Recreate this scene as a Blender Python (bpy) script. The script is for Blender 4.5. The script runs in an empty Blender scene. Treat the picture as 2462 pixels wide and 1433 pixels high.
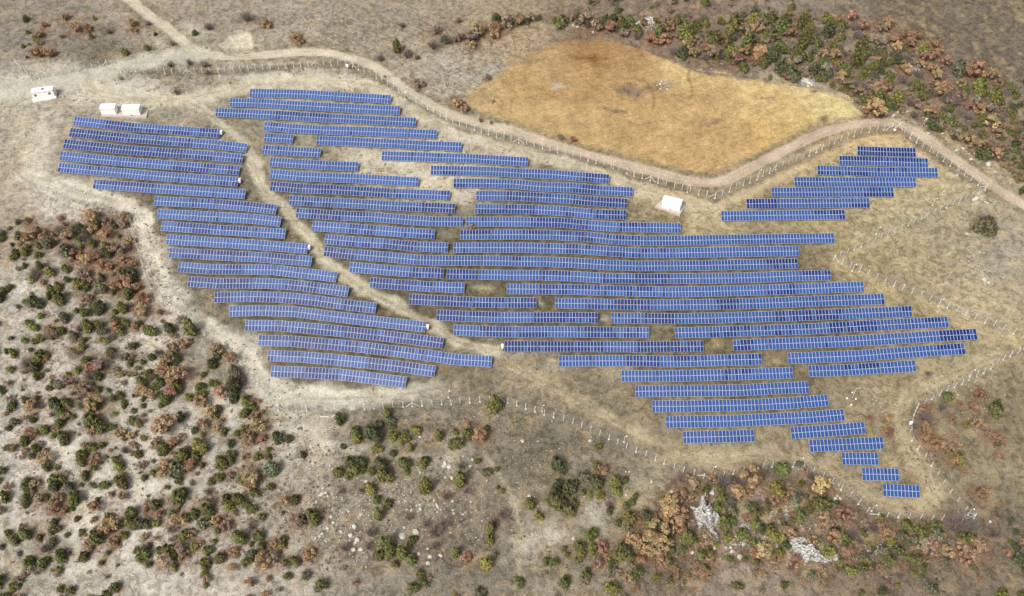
import bpy, bmesh, math, random
import numpy as np
from mathutils import Vector, Matrix

# ------------------------------------------------------------------ camera, sky, sun, exposure
SC = bpy.context.scene
COL = SC.collection
PITCH = math.radians(48.5)            # the drone camera looks this far below the horizon
FPX = 2260.0                          # focal length in photo pixels (photo is 2462 x 1433)
CAM = np.array([0.0, -190.2, 215.0])
cam_d = bpy.data.cameras.new("camera")
cam_d.sensor_width = 36.0
cam_d.lens = 36.0 * FPX / 2462.0
cam_d.clip_start = 1.0
cam_d.clip_end = 12000.0
cam = bpy.data.objects.new("camera", cam_d)
COL.objects.link(cam)
cam.location = CAM
cam.rotation_euler = (math.radians(90) - PITCH, 0, 0)
SC.camera = cam

SUN_EL, SUN_AZ = math.radians(50), math.radians(-142)     # azimuth from north, over the viewer's left shoulder
world = bpy.data.worlds.new("World")
SC.world = world
world.use_nodes = True
wn, wl = world.node_tree.nodes, world.node_tree.links
sky = wn.new("ShaderNodeTexSky")
sky.sky_type = 'NISHITA'
sky.sun_disc = False
sky.sun_elevation = SUN_EL
sky.sun_rotation = SUN_AZ
sky.air_density = 1.0
sky.dust_density = 6.0
sky.ozone_density = 0.6
hs = wn.new("ShaderNodeHueSaturation")          # thin high cloud: a paler, greyer sky
hs.inputs['Saturation'].default_value = 0.35
wl.new(sky.outputs[0], hs.inputs['Color'])
wl.new(hs.outputs[0], wn['Background'].inputs[0])
wn['Background'].inputs[1].default_value = 0.13

sun_d = bpy.data.lights.new("sun", 'SUN')
sun_d.energy = 2.0
sun_d.angle = math.radians(11)
sun_d.color = (1.0, 0.95, 0.87)
sun = bpy.data.objects.new("sun", sun_d)
COL.objects.link(sun)
sdir = Vector((math.sin(SUN_AZ) * math.cos(SUN_EL), math.cos(SUN_AZ) * math.cos(SUN_EL), math.sin(SUN_EL)))
sun.rotation_euler = sdir.to_track_quat('Z', 'Y').to_euler()
SC.view_settings.view_transform = 'Standard'
SC.view_settings.look = 'None'
SC.view_settings.gamma = 1.0
SC.view_settings.exposure = 0.24
SC.view_settings.use_curve_mapping = False

RNG = random.Random(7)
NR = np.random.default_rng(11)

# ------------------------------------------------------------------ helpers: noise, terrain, placing
def _hash(ix, iy, seed):
    n = (ix.astype(np.int64) * 374761393 + iy.astype(np.int64) * 668265263 + seed * 1442695041) & 0xFFFFFFFF
    n = ((n ^ (n >> 13)) * 1274126177) & 0xFFFFFFFF
    n = (n ^ (n >> 16)) & 0xFFFFFFFF
    return n.astype(np.float64) / 4294967295.0

def vnoise(x, y, seed=0):
    ix, iy = np.floor(x), np.floor(y)
    fx, fy = x - ix, y - iy
    fx = fx * fx * (3 - 2 * fx); fy = fy * fy * (3 - 2 * fy)
    a = _hash(ix, iy, seed); b = _hash(ix + 1, iy, seed)
    c = _hash(ix, iy + 1, seed); d = _hash(ix + 1, iy + 1, seed)
    return (a * (1 - fx) + b * fx) * (1 - fy) + (c * (1 - fx) + d * fx) * fy

def fbm(x, y, wl_, octaves=3, seed=0, gain=0.5):
    s = 0.0; amp = 1.0; tot = 0.0; f = 1.0 / wl_
    for k in range(octaves):
        s = s + amp * vnoise(x * f + 17.3 * k, y * f - 9.1 * k, seed + k)
        tot += amp; amp *= gain; f *= 2.03
    return s / tot

SLOPE = math.tan(math.radians(8.0))
def base_height(x, y):
    x = np.asarray(x, float); y = np.asarray(y, float)
    z = SLOPE * np.clip(y, -400, 500)
    z = z + 2.2 * (fbm(x, y, 85, 2, 3) - 0.5) + 0.9 * (fbm(x, y, 24, 2, 9) - 0.5)
    return z

CP, SP = math.cos(PITCH), math.sin(PITCH)
def rays(px, py):
    a = (np.asarray(px, float) - 1231.0) / FPX
    b = -(np.asarray(py, float) - 716.5) / FPX
    return np.stack([a, b * SP + CP, b * CP - SP], -1)

def on_ground(px, py, up=0.0, hf=None):
    """photo pixel -> point on the hillside (or up metres above it)"""
    hf = hf or base_height
    d = rays(px, py)
    t = (CAM[2] - SLOPE * CAM[1]) / (SLOPE * d[..., 1] - d[..., 2])
    for _ in range(14):
        p = CAM + t[..., None] * d
        t = t + (p[..., 2] - hf(p[..., 0], p[..., 1]) - up) / (SLOPE * d[..., 1] - d[..., 2])
    return CAM + t[..., None] * d

def project(x, y, z):
    dx, dy, dz = x - CAM[0], y - CAM[1], z - CAM[2]
    zc = dy * CP - dz * SP
    up = dy * SP + dz * CP
    return 1231.0 + FPX * dx / zc, 716.5 - FPX * up / zc, zc

def ppm(p):                                    # photo pixels per metre at a point
    return FPX / ((p[1] - CAM[1]) * CP - (p[2] - CAM[2]) * SP)

def G(pts, up=0.0):
    a = np.array(pts, float)
    return on_ground(a[:, 0], a[:, 1], up)

def polyline_dist(x, y, P, chunk=None):
    """distance to a polyline, and which side"""
    best = np.full(x.shape, 1e9)
    for i in range(len(P) - 1):
        ax, ay = P[i][0], P[i][1]; bx, by = P[i + 1][0], P[i + 1][1]
        vx, vy = bx - ax, by - ay
        L2 = vx * vx + vy * vy + 1e-9
        t = np.clip(((x - ax) * vx + (y - ay) * vy) / L2, 0, 1)
        best = np.minimum(best, (x - ax - t * vx) ** 2 + (y - ay - t * vy) ** 2)
    return np.sqrt(best)

def in_poly(x, y, P):
    ins = np.zeros(x.shape, bool)
    n = len(P)
    for i in range(n):
        x1, y1 = P[i][0], P[i][1]; x2, y2 = P[(i + 1) % n][0], P[(i + 1) % n][1]
        if y1 == y2: continue
        c = ((y1 > y) != (y2 > y)) & (x < (x2 - x1) * (y - y1) / (y2 - y1) + x1)
        ins ^= c
    return ins

def smooth_line(pts, n=4):
    """Catmull-Rom through photo points, then onto the ground"""
    p = [np.array(q, float) for q in pts]
    p = [2 * p[0] - p[1]] + p + [2 * p[-1] - p[-2]]
    out = []
    for i in range(1, len(p) - 2):
        for k in range(n):
            t = k / n
            out.append(0.5 * (2 * p[i] + (p[i + 1] - p[i - 1]) * t + (2 * p[i - 1] - 5 * p[i] + 4 * p[i + 1] - p[i + 2]) * t * t
                              + (3 * p[i] - p[i - 1] - 3 * p[i + 1] + p[i + 2]) * t ** 3))
    out.append(p[-2])
    return G(out)

def lin(c):
    c = np.asarray(c, float) / 255.0
    return np.where(c <= 0.04045, c / 12.92, ((c + 0.055) / 1.055) ** 2.4)

# ------------------------------------------------------------------ helpers: objects
def tag(o, label=None, cat=None, group=None, kind=None):
    if label: o['label'] = label
    if cat: o['category'] = cat
    if group: o['group'] = group
    if kind: o['kind'] = kind
    return o

def empty(name, loc=(0, 0, 0), rz=0.0):
    o = bpy.data.objects.new(name, None)
    o.empty_display_size = 0.5
    o.location = loc
    o.rotation_euler = (0, 0, rz)
    COL.objects.link(o)
    return o

def mesh_obj(name, verts, faces, mats, parent=None, fmat=None, smooth=False, link=True):
    me = bpy.data.meshes.new(name)
    me.from_pydata([tuple(v) for v in verts], [], [tuple(f) for f in faces])
    for m in (mats if isinstance(mats, (list, tuple)) else [mats]):
        me.materials.append(m)
    if fmat is not None:
        me.polygons.foreach_set('material_index', np.asarray(fmat, np.int32))
    if smooth:
        me.polygons.foreach_set('use_smooth', np.ones(len(me.polygons), bool))
    me.update()
    o = bpy.data.objects.new(name, me)
    if link: COL.objects.link(o)
    if parent is not None: o.parent = parent
    return o

class MB:
    """collects boxes, bars and tubes into one mesh"""
    def __init__(self): self.v = []; self.f = []; self.m = []
    def add(self, vs, fs, m=0):
        b = len(self.v); self.v += [tuple(q) for q in vs]
        self.f += [tuple(b + i for i in f) for f in fs]; self.m += [m] * len(fs)
    def box(self, c, s, m=0, M=None, taper=1.0):
        vs = []
        for k in (-1, 1):
            t = taper if k > 0 else 1.0
            for a, b in ((-1, -1), (1, -1), (1, 1), (-1, 1)):
                q = Vector((c[0] + a * s[0] / 2 * t, c[1] + b * s[1] / 2 * t, c[2] + k * s[2] / 2))
                vs.append(M @ q if M else q)
        self.add(vs, [(3, 2, 1, 0), (4, 5, 6, 7), (0, 1, 5, 4), (1, 2, 6, 5), (2, 3, 7, 6), (3, 0, 4, 7)], m)
    def bar(self, a, b, w, h=None, m=0, n=4, taper=1.0):
        a = Vector(a); b = Vector(b); d = (b - a)
        if d.length < 1e-6: return
        d.normalize()
        u = d.cross(Vector((0, 0, 1)))
        if u.length < 1e-3: u = Vector((1, 0, 0))
        u.normalize(); v = d.cross(u)
        h = h or w
        vs = []
        for p, t in ((a, 1.0), (b, taper)):
            for i in range(n):
                an = 2 * math.pi * (i + 0.5) / n
                k = 0.7071 if n == 4 else 0.5
                vs.append(p + u * math.cos(an) * w * k * t + v * math.sin(an) * h * k * t)
        fs = [(i, (i + 1) % n, n + (i + 1) % n, n + i) for i in range(n)]
        fs += [tuple(range(n - 1, -1, -1)), tuple(range(n, 2 * n))]
        self.add(vs, fs, m)
    def lathe(self, c, prof, n=14, m=0):
        vs = []
        for r, z in prof:
            for i in range(n):
                an = 2 * math.pi * i / n
                vs.append((c[0] + r * math.cos(an), c[1] + r * math.sin(an), c[2] + z))
        fs = []
        for k in range(len(prof) - 1):
            for i in range(n):
                j = (i + 1) % n
                fs.append((k * n + i, k * n + j, (k + 1) * n + j, (k + 1) * n + i))
        fs += [tuple(range(n - 1, -1, -1)), tuple((len(prof) - 1) * n + i for i in range(n))]
        self.add(vs, fs, m)
    def build(self, name, mats, parent=None, smooth=False):
        return mesh_obj(name, self.v, self.f, mats, parent, self.m, smooth)

# ------------------------------------------------------------------ materials
def new_mat(name):
    m = bpy.data.materials.new(name); m.use_nodes = True
    return m, m.node_tree.nodes, m.node_tree.links, m.node_tree.nodes['Principled BSDF']

def N(nodes, t, **kw):
    n = nodes.new(t)
    for k, v in kw.items():
        if k in n.inputs.keys(): n.inputs[k].default_value = v
        else: setattr(n, k, v)
    return n

def noise(nodes, links, scale, detail=3.0, rough=0.55, vec=None, dist=0.0):
    n = N(nodes, 'ShaderNodeTexNoise', Scale=scale, Detail=detail, Roughness=rough, Distortion=dist)
    if vec is not None: links.new(vec, n.inputs['Vector'])
    return n.outputs['Fac']

def maprange(nodes, links, val, a, b, c, d):
    n = N(nodes, 'ShaderNodeMapRange')
    for i, q in ((1, a), (2, b), (3, c), (4, d)): n.inputs[i].default_value = q
    links.new(val, n.inputs[0])
    return n.outputs[0]

def mix(nodes, links, fac, a, b, mode='MIX'):
    n = N(nodes, 'ShaderNodeMix', data_type='RGBA', blend_type=mode)
    for sock, q in ((n.inputs[0], fac), (n.inputs[6], a), (n.inputs[7], b)):
        if isinstance(q, (int, float)): sock.default_value = q
        elif isinstance(q, (tuple, list)): sock.default_value = (*q[:3], 1.0)
        else: links.new(q, sock)
    return n.outputs[2]

def math_n(nodes, links, op, a, b):
    n = N(nodes, 'ShaderNodeMath', operation=op)
    for i, q in enumerate((a, b)):
        if isinstance(q, (int, float)): n.inputs[i].default_value = q
        else: links.new(q, n.inputs[i])
    return n.outputs[0]

def simple_mat(name, col, rough=0.7, var=0.12, scale=3.0, metal=0.0, spec=0.4, stain=None):
    m, n, l, b = new_mat(name)
    tc = N(n, 'ShaderNodeTexCoord')
    f = noise(n, l, scale, 4.0, 0.6, tc.outputs['Object'])
    k = maprange(n, l, f, 0.25, 0.75, 1.0 - var, 1.0 + var)
    c = mix(n, l, 1.0, tuple(col), k, 'MULTIPLY')
    if stain:
        f2 = noise(n, l, scale * 0.45, 3.0, 0.6, tc.outputs['Object'])
        c = mix(n, l, maprange(n, l, f2, 0.55, 0.75, 0.0, 0.6), c, tuple(stain))
    l.new(c, b.inputs['Base Color'])
    b.inputs['Roughness'].default_value = rough
    b.inputs['Metallic'].default_value = metal
    b.inputs['Specular IOR Level'].default_value = spec
    return m

def ground_mat():
    m, n, l, b = new_mat("dry_hillside")
    tc = N(n, 'ShaderNodeTexCoord'); pos = tc.outputs['Object']
    at = N(n, 'ShaderNodeAttribute', attribute_name='soil')
    ak = N(n, 'ShaderNodeAttribute', attribute_name='mask')      # R: tussocks, G: stones, B: furrows
    sep = N(n, 'ShaderNodeSeparateColor'); l.new(ak.outputs['Color'], sep.inputs[0])
    tus, sto, fur = sep.outputs[0], sep.outputs[1], sep.outputs[2]
    big = noise(n, l, 0.16, 4.0, 0.6, pos, 0.4)
    mid = noise(n, l, 0.55, 5.0, 0.65, pos, 0.6)
    fine = noise(n, l, 2.1, 4.0, 0.7, pos)
    c = mix(n, l, 1.0, at.outputs['Color'], maprange(n, l, big, 0.3, 0.7, 0.78, 1.18), 'MULTIPLY')
    c = mix(n, l, 1.0, c, maprange(n, l, fine, 0.25, 0.75, 0.70, 1.30), 'MULTIPLY')
    # dry tussocks: darker, greener-brown clumps
    d1 = maprange(n, l, mid, 0.50, 0.60, 0.0, 0.9)
    c = mix(n, l, math_n(n, l, 'MULTIPLY', d1, tus), c, mix(n, l, 1.0, c, (0.56, 0.545, 0.46), 'MULTIPLY'))
    # pale bare soil showing between them
    d2 = maprange(n, l, mid, 0.49, 0.38, 0.0, 0.85)
    c = mix(n, l, math_n(n, l, 'MULTIPLY', d2, tus), c, mix(n, l, 1.0, c, (1.30, 1.30, 1.32), 'MULTIPLY'))
    # small pale stones
    vo = N(n, 'ShaderNodeTexVoronoi', Scale=0.9); l.new(pos, vo.inputs['Vector'])
    sn = noise(n, l, 0.35, 2.0, 0.5, pos)
    s = maprange(n, l, vo.outputs['Distance'], 0.20, 0.13, 0.0, 1.0)
    s = math_n(n, l, 'MULTIPLY', s, maprange(n, l, sn, 0.48, 0.6, 0.0, 0.8))
    c = mix(n, l, math_n(n, l, 'MULTIPLY', s, sto), c, (0.52, 0.48, 0.40))
    # furrows / drag lines
    for fac, ang, sc, lo, hi in ((fur, -20, 1.1, 0.78, 1.20), (ak.outputs['Alpha'], 33, 1.1, 0.66, 1.34)):
        mr = N(n, 'ShaderNodeMapping'); l.new(pos, mr.inputs['Vector'])
        mr.inputs['Rotation'].default_value = (0, 0, math.radians(ang))
        mp = N(n, 'ShaderNodeMapping'); l.new(mr.outputs[0], mp.inputs['Vector'])
        mp.inputs['Scale'].default_value = (0.16, 1.0, 1.0)
        fu = noise(n, l, sc, 5.0, 0.7, mp.outputs[0], 0.7)
        fk = maprange(n, l, fu, 0.34, 0.66, lo, hi)
        c = mix(n, l, fac, c, mix(n, l, 1.0, c, fk, 'MULTIPLY'))
    l.new(c, b.inputs['Base Color'])
    b.inputs['Roughness'].default_value = 0.95
    b.inputs['Specular IOR Level'].default_value = 0.1
    bp = N(n, 'ShaderNodeBump', Strength=0.8, Distance=0.5)
    hsum = math_n(n, l, 'ADD', fine, math_n(n, l, 'MULTIPLY', mid, 1.4))
    l.new(hsum, bp.inputs['Height']); l.new(bp.outputs[0], b.inputs['Normal'])
    return m

def leaf_mat(name, rough=0.75):
    """leaf colour = the plant's own colour (object colour) times a per-clump shade of leaf"""
    m, n, l, b = new_mat(name)
    oi = N(n, 'ShaderNodeObjectInfo')
    at = N(n, 'ShaderNodeAttribute', attribute_name='leaf')
    c = mix(n, l, 1.0, oi.outputs['Color'], at.outputs['Color'], 'MULTIPLY')
    hsv = N(n, 'ShaderNodeHueSaturation')
    l.new(maprange(n, l, oi.outputs['Random'], 0, 1, 0.485, 0.515), hsv.inputs['Hue'])
    l.new(maprange(n, l, oi.outputs['Random'], 0, 1, 0.85, 1.12), hsv.inputs['Value'])
    l.new(c, hsv.inputs['Color'])
    l.new(hsv.outputs[0], b.inputs['Base Color'])
    b.inputs['Roughness'].default_value = rough
    b.inputs['Specular IOR Level'].default_value = 0.2
    return m

def panel_mat():
    m, n, l, b = new_mat("blue_solar_cells")
    at = N(n, 'ShaderNodeAttribute', attribute_name='cell')
    tc = N(n, 'ShaderNodeTexCoord')
    f = noise(n, l, 9.0, 3.0, 0.6, tc.outputs['Object'])
    c = mix(n, l, 1.0, at.outputs['Color'], maprange(n, l, f, 0.3, 0.7, 0.9, 1.1), 'MULTIPLY')
    l.new(c, b.inputs['Base Color'])
    b.inputs['Roughness'].default_value = 0.22
    b.inputs['Specular IOR Level'].default_value = 0.5
    return m

M_GROUND = ground_mat()
M_LEAF = leaf_mat("foliage")
M_CELL = panel_mat()
M_ALU = simple_mat("panel_frame_aluminium", (0.44, 0.49, 0.58), 0.45, 0.05, 2.0, 0.0, 0.5)
M_STEEL = simple_mat("galvanised_steel", (0.36, 0.37, 0.38), 0.5, 0.12, 4.0, 0.5)
M_CONC = simple_mat("fence_concrete", (0.66, 0.63, 0.57), 0.9, 0.12, 2.5, 0, 0.2, (0.45, 0.41, 0.34))
M_WIRE = simple_mat("galvanised_wire", (0.42, 0.43, 0.41), 0.6, 0.08, 1.0, 0.3)
M_WHITE = simple_mat("white_painted_steel", (0.84, 0.84, 0.81), 0.5, 0.04, 1.2, 0, 0.4, (0.74, 0.72, 0.68))
M_ROOF = simple_mat("white_roof_sheet", (0.80, 0.80, 0.77), 0.55, 0.05, 0.9, 0, 0.4, (0.68, 0.66, 0.61))
M_DARK = simple_mat("dark_glass", (0.03, 0.03, 0.05), 0.2, 0.1, 2.0)
M_GREY = simple_mat("grey_trim", (0.42, 0.42, 0.42), 0.6, 0.1, 2.0)
M_PAD = simple_mat("pinkish_concrete", (0.48, 0.42, 0.37), 0.9, 0.14, 0.9, 0, 0.2, (0.40, 0.35, 0.30))
M_BARK = simple_mat("bark", (0.14, 0.11, 0.085), 0.9, 0.25, 6.0, 0, 0.1)
M_ROCK = simple_mat("limestone", (0.48, 0.455, 0.395), 0.9, 0.22, 1.4, 0, 0.15, (0.42, 0.38, 0.32))
def ledge_mat():
    """bedded limestone: pale faces, dark open joints and lichen"""
    m, n, l, b = new_mat("weathered_limestone")
    tc = N(n, 'ShaderNodeTexCoord')
    mp = N(n, 'ShaderNodeMapping'); l.new(tc.outputs['Object'], mp.inputs['Vector'])
    mp.inputs['Rotation'].default_value = (0, 0, 0.35); mp.inputs['Scale'].default_value = (0.55, 1.5, 1.2)
    wn_ = N(n, 'ShaderNodeTexNoise', Scale=1.3, Detail=3.0); l.new(mp.outputs[0], wn_.inputs['Vector'])
    vm = N(n, 'ShaderNodeVectorMath', operation='MULTIPLY_ADD'); l.new(wn_.outputs['Color'], vm.inputs[0]); vm.inputs[1].default_value = (0.9, 0.9, 0.9); l.new(mp.outputs[0], vm.inputs[2])
    ve = N(n, 'ShaderNodeTexVoronoi', feature='DISTANCE_TO_EDGE', Scale=0.85); l.new(vm.outputs[0], ve.inputs['Vector'])
    crack = maprange(n, l, ve.outputs['Distance'], 0.004, 0.055, 0.0, 1.0)
    f = noise(n, l, 1.7, 5.0, 0.7, tc.outputs['Object'])
    c = mix(n, l, maprange(n, l, f, 0.35, 0.65, 0.0, 1.0), (0.50, 0.485, 0.455), (0.74, 0.73, 0.70))
    c = mix(n, l, crack, (0.20, 0.18, 0.155), c)
    l.new(c, b.inputs['Base Color']); b.inputs['Roughness'].default_value = 0.93; b.inputs['Specular IOR Level'].default_value = 0.1
    bp = N(n, 'ShaderNodeBump', Strength=1.0, Distance=0.6)
    l.new(math_n(n, l, 'ADD', crack, f), bp.inputs['Height']); l.new(bp.outputs[0], b.inputs['Normal'])
    return m
M_ROCKW = ledge_mat()

# ------------------------------------------------------------------ the setting: roads, field and soil (photo points, laid onto the ground)
ROAD_MAIN = smooth_line([(120,-190),(200,-100),(290,-20),(360,38),(400,65),(440,100),(480,128),(540,134),(610,133),(680,128),(745,125),(800,130),(850,142),(900,160),(940,190),(985,222),(1030,250),(1090,278),(1160,297),(1240,318),(1330,348),(1430,376),(1520,400),(1600,420),(1650,433),(1700,439),(1745,432),(1800,405),(1870,370),(1960,325),(2050,300),(2120,293),(2170,302),(2230,335),(2300,385),(2370,435),(2420,468),(2520,530)])
ROAD_ENTRY = smooth_line([(480,128),(400,143),(330,153),(270,165),(200,182),(130,195),(40,212),(-60,235)])
ROAD_LOOP = smooth_line([(262,168),(228,182),(216,200),(235,222),(300,234),(380,240),(450,236),(520,222),(600,208),(680,200),(780,198),(860,201),(910,211),(950,235),(1000,265),(1060,296),(1140,326),(1220,352),(1300,374),(1400,400),(1480,430),(1560,462),(1640,487),(1720,487),(1790,457),(1870,415),(1950,375),(2030,340),(2110,325),(2160,325)])
TRACK = smooth_line([(440,242),(490,264),(530,300),(575,333),(600,365),(612,400),(625,440),(650,475),(690,505),(710,535),(745,570),(765,600),(778,622),(810,648),(850,680),(900,710),(960,740),(1010,765),(1050,785),(1080,812),(1120,828),(1190,842)])
TRACK_LOW = smooth_line([(60,420),(130,440),(200,462),(280,487),(335,510),(352,560),(365,620),(385,690),(430,740),(500,785),(560,830),(600,870),(625,910),(660,940),(720,955),(800,958),(900,955),(1000,945),(1090,935)])
TRACK_EAST = smooth_line([(1140,835),(1230,880),(1330,930),(1430,985),(1530,1040),(1620,1080),(1720,1105),(1820,1095),(1920,1110),(2030,1160),(2120,1210),(2200,1225),(2240,1200),(2220,1120),(2180,1060),(2160,1000),(2190,950),(2290,900),(2400,855)])
TRACK_NE = smooth_line([(2015,635),(2080,675),(2160,715),(2250,755),(2350,790),(2470,835)])
PATH = smooth_line([(1170,1100),(1205,1150),(1240,1210),(1250,1290),(1245,1400)])
GULLY = smooth_line([(740,990),(760,1040),(755,1090),(760,1140)])
FIELD = G([(1115,230),(1150,205),(1190,178),(1250,138),(1310,108),(1360,95),(1410,91),(1470,94),(1530,108),(1600,138),(1680,172),(1770,184),(1850,194),(1950,207),(2030,232),(2085,278),(2050,292),(1960,312),(1870,357),(1800,392),(1742,420),(1690,424),(1600,405),(1500,383),(1400,358),(1300,328),(1220,299),(1160,278),(1120,256)])

def soft(d, half, edge, x, y, seed, wob=1.0):
    """1 inside a strip of half-width half, fading over edge metres, with a ragged rim"""
    w = (fbm(x, y, 5.0, 3, seed) - 0.5) * 2 * wob
    return np.clip((half + edge * 0.5 + w - d) / edge, 0, 1)

BARE = [
 (1165,690,26,9,.35),(1312,730,14,10,.3),(1453,765,14,9,.4),(1592,800,22,10,.4),(1728,832,24,10,.4),(1863,863,22,10,.4),(1075,565,18,12,.3),(1110,520,16,40,.3),(1670,580,40,14,.3),(2120,640,60,16,.3),(2230,800,50,16,.3),  # pale bare soil: centre, half sizes in photo px, strength
 (120,195,90,36,.95),(290,225,110,28,.95),(230,185,60,20,.9),(430,95,60,40,.7),(560,105,55,28,.9),(510,135,110,22,.85),(760,183,110,14,.9),(640,190,60,14,.6),(640,190,90,16,.5),(480,250,90,20,.6),
 (850,370,60,22,.8),(930,395,80,20,.8),(1020,430,70,26,.85),(1110,470,30,25,.9),(1020,370,40,14,.5),(1130,340,90,22,.6),(1230,370,70,16,.5),
 (90,310,45,50,.5),(90,390,50,45,.6),(200,440,60,18,.5),(340,530,30,40,.8),(375,640,35,60,.85),(420,700,50,40,.8),(560,830,60,50,.8),(640,930,60,40,.8),(780,950,110,20,.9),(950,950,100,14,.6),
 (700,1030,60,40,.5),(760,1040,30,60,.6),(690,985,60,14,.5),(450,760,40,30,.7),
 (400,820,70,35,.9),(300,880,60,30,.6),(350,960,70,50,.9),(330,1080,80,60,.95),(440,1020,60,40,.7),(300,1180,110,60,.95),(140,1090,70,50,.85),(130,800,60,40,.5),(240,740,60,25,.5),(90,690,40,30,.6),
 (540,960,60,45,.8),(610,1010,40,40,.6),(230,1250,60,50,.8),(370,1290,70,45,.9),(560,1310,60,35,.6),(600,1190,40,50,.6),(470,1180,50,40,.6),(190,1310,50,60,.5),(60,620,40,30,.4),(420,870,40,30,.6),(330,740,60,18,.6),
 (1700,470,80,16,.6),(1640,560,50,16,.4),(1560,470,60,14,.5),(2110,340,60,25,.7),(2230,420,60,30,.4),(1480,900,50,30,.25),(1230,850,40,14,.3),(1340,890,40,20,.4),(870,1070,60,14,.6),(760,1090,40,30,.5),(990,1100,60,16,.4),(1090,1090,50,30,.4),
 (1440,1240,40,60,.5),(1530,1200,40,40,.5),(1340,1290,60,30,.4),(1260,1300,40,40,.5),(2190,270,40,20,.6),(2290,350,40,40,.7),(2360,420,40,24,.5),(1360,62,25,14,.8),(1880,180,50,14,.8),(1940,195,50,14,.8),(1760,60,60,20,.5),(2080,120,60,16,.4),
 (1580,1090,40,16,.5),(2150,1140,30,30,.4),(2220,1220,30,22,.5),(1850,1250,90,40,.6),(1960,1330,80,30,.5),(2090,1310,40,20,.5)]

# the fence line, run by run: photo points, what it looks like, which side its bent post heads lean to
RUNS = [
 ("40,155 56,168 77,194", "short end of concrete post fence at the photo's upper left edge", 1),
 ("77,194 93,191 119,186 158,178 201,168 242,160 258,156", "concrete post fence above the white office cabin, left of the gate gap", 1),
 ("290,173 331,172 400,178 480,177 557,174 654,166 750,158 830,157 848,161", "concrete post fence under the road junction, from gate gap to the first bend", 1),
 ("848,161 884,179 914,195 973,230 1035,267 1098,301 1159,319 1233,341 1309,358 1389,380 1446,396 1523,423 1602,447 1681,468 1719,476.5", "longest concrete post fence, running below the pinkish road beside the golden field", 1),
 ("1719,476.5 1739,468 1790,445 1825,429 1873,404 1921,384 1951,372 2018,341 2064,323 2118,315 2162,307", "concrete post fence climbing from the field's lowest tip to the upper right bend", 1),
 ("2162,307 2178,324 2207,347 2254,378 2302,411 2350,446 2368,458", "concrete post fence falling along the road at upper right, above the notch", 1),
 ("2368,458 2330,475 2281,496 2212,529 2160,553 2091,584 2021,615 2004,625", "concrete post fence on the upper side of the notch at right", 1),
 ("2004,625 2045,644 2087,662 2133,683 2178,700 2225,718 2270,737 2317,756 2365,776 2407,791 2480,822", "concrete post fence on the lower side of the notch at right", 1),
 ("2480,832 2407,868 2375,891 2337,910 2281,938 2243,957 2205,980", "concrete post fence coming in from the lower right edge to a white box", -1),
 ("2205,980 2197,997 2190,1022 2186,1050 2199,1071 2227,1102 2257,1148 2289,1189 2322,1229 2341,1246", "concrete post fence descending past the white box to the lowest corner", -1),
 ("2341,1246 2292,1250 2239,1249 2188,1245 2136,1244 2107,1245", "lowest concrete post fence, level under the last single solar table", -1),
 ("2107,1245 2084,1231 2049,1198 2005,1165 1968,1140 1906,1122 1855,1122 1816,1129 1740,1146 1691,1151", "concrete post fence behind the rust oaks and white rock ledges", -1),
 ("1691,1151 1645,1136 1599,1117 1552,1096 1508,1079 1462,1056 1420,1037 1376,1018 1331,1005 1285,990 1240,975 1199,962", "concrete post fence crossing the grass from rust oaks to the lone big juniper", -1),
 ("1199,962 1143,966 1095,971 1046,974 997,977 948,979 922,982 874,984 826,982 774,985 726,990 698,986 669,985", "concrete post fence left of the lone big juniper, up to the white drum", -1),
 ("669,985 653,963 638,945 610,914 583,878 557,854 523,826 494,806 459,768 427,747 393,722 367,702 351,662 337,610 327,578 318,543 313,522", "long leaning concrete post fence beside the lower solar banks and scrub slope", 1),
 ("313,522 295,520 257,511 220,501 183,489 144,472 108,458 71,442 40,424", "concrete post fence above the scrub at the photo's left edge", 1)]

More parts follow.
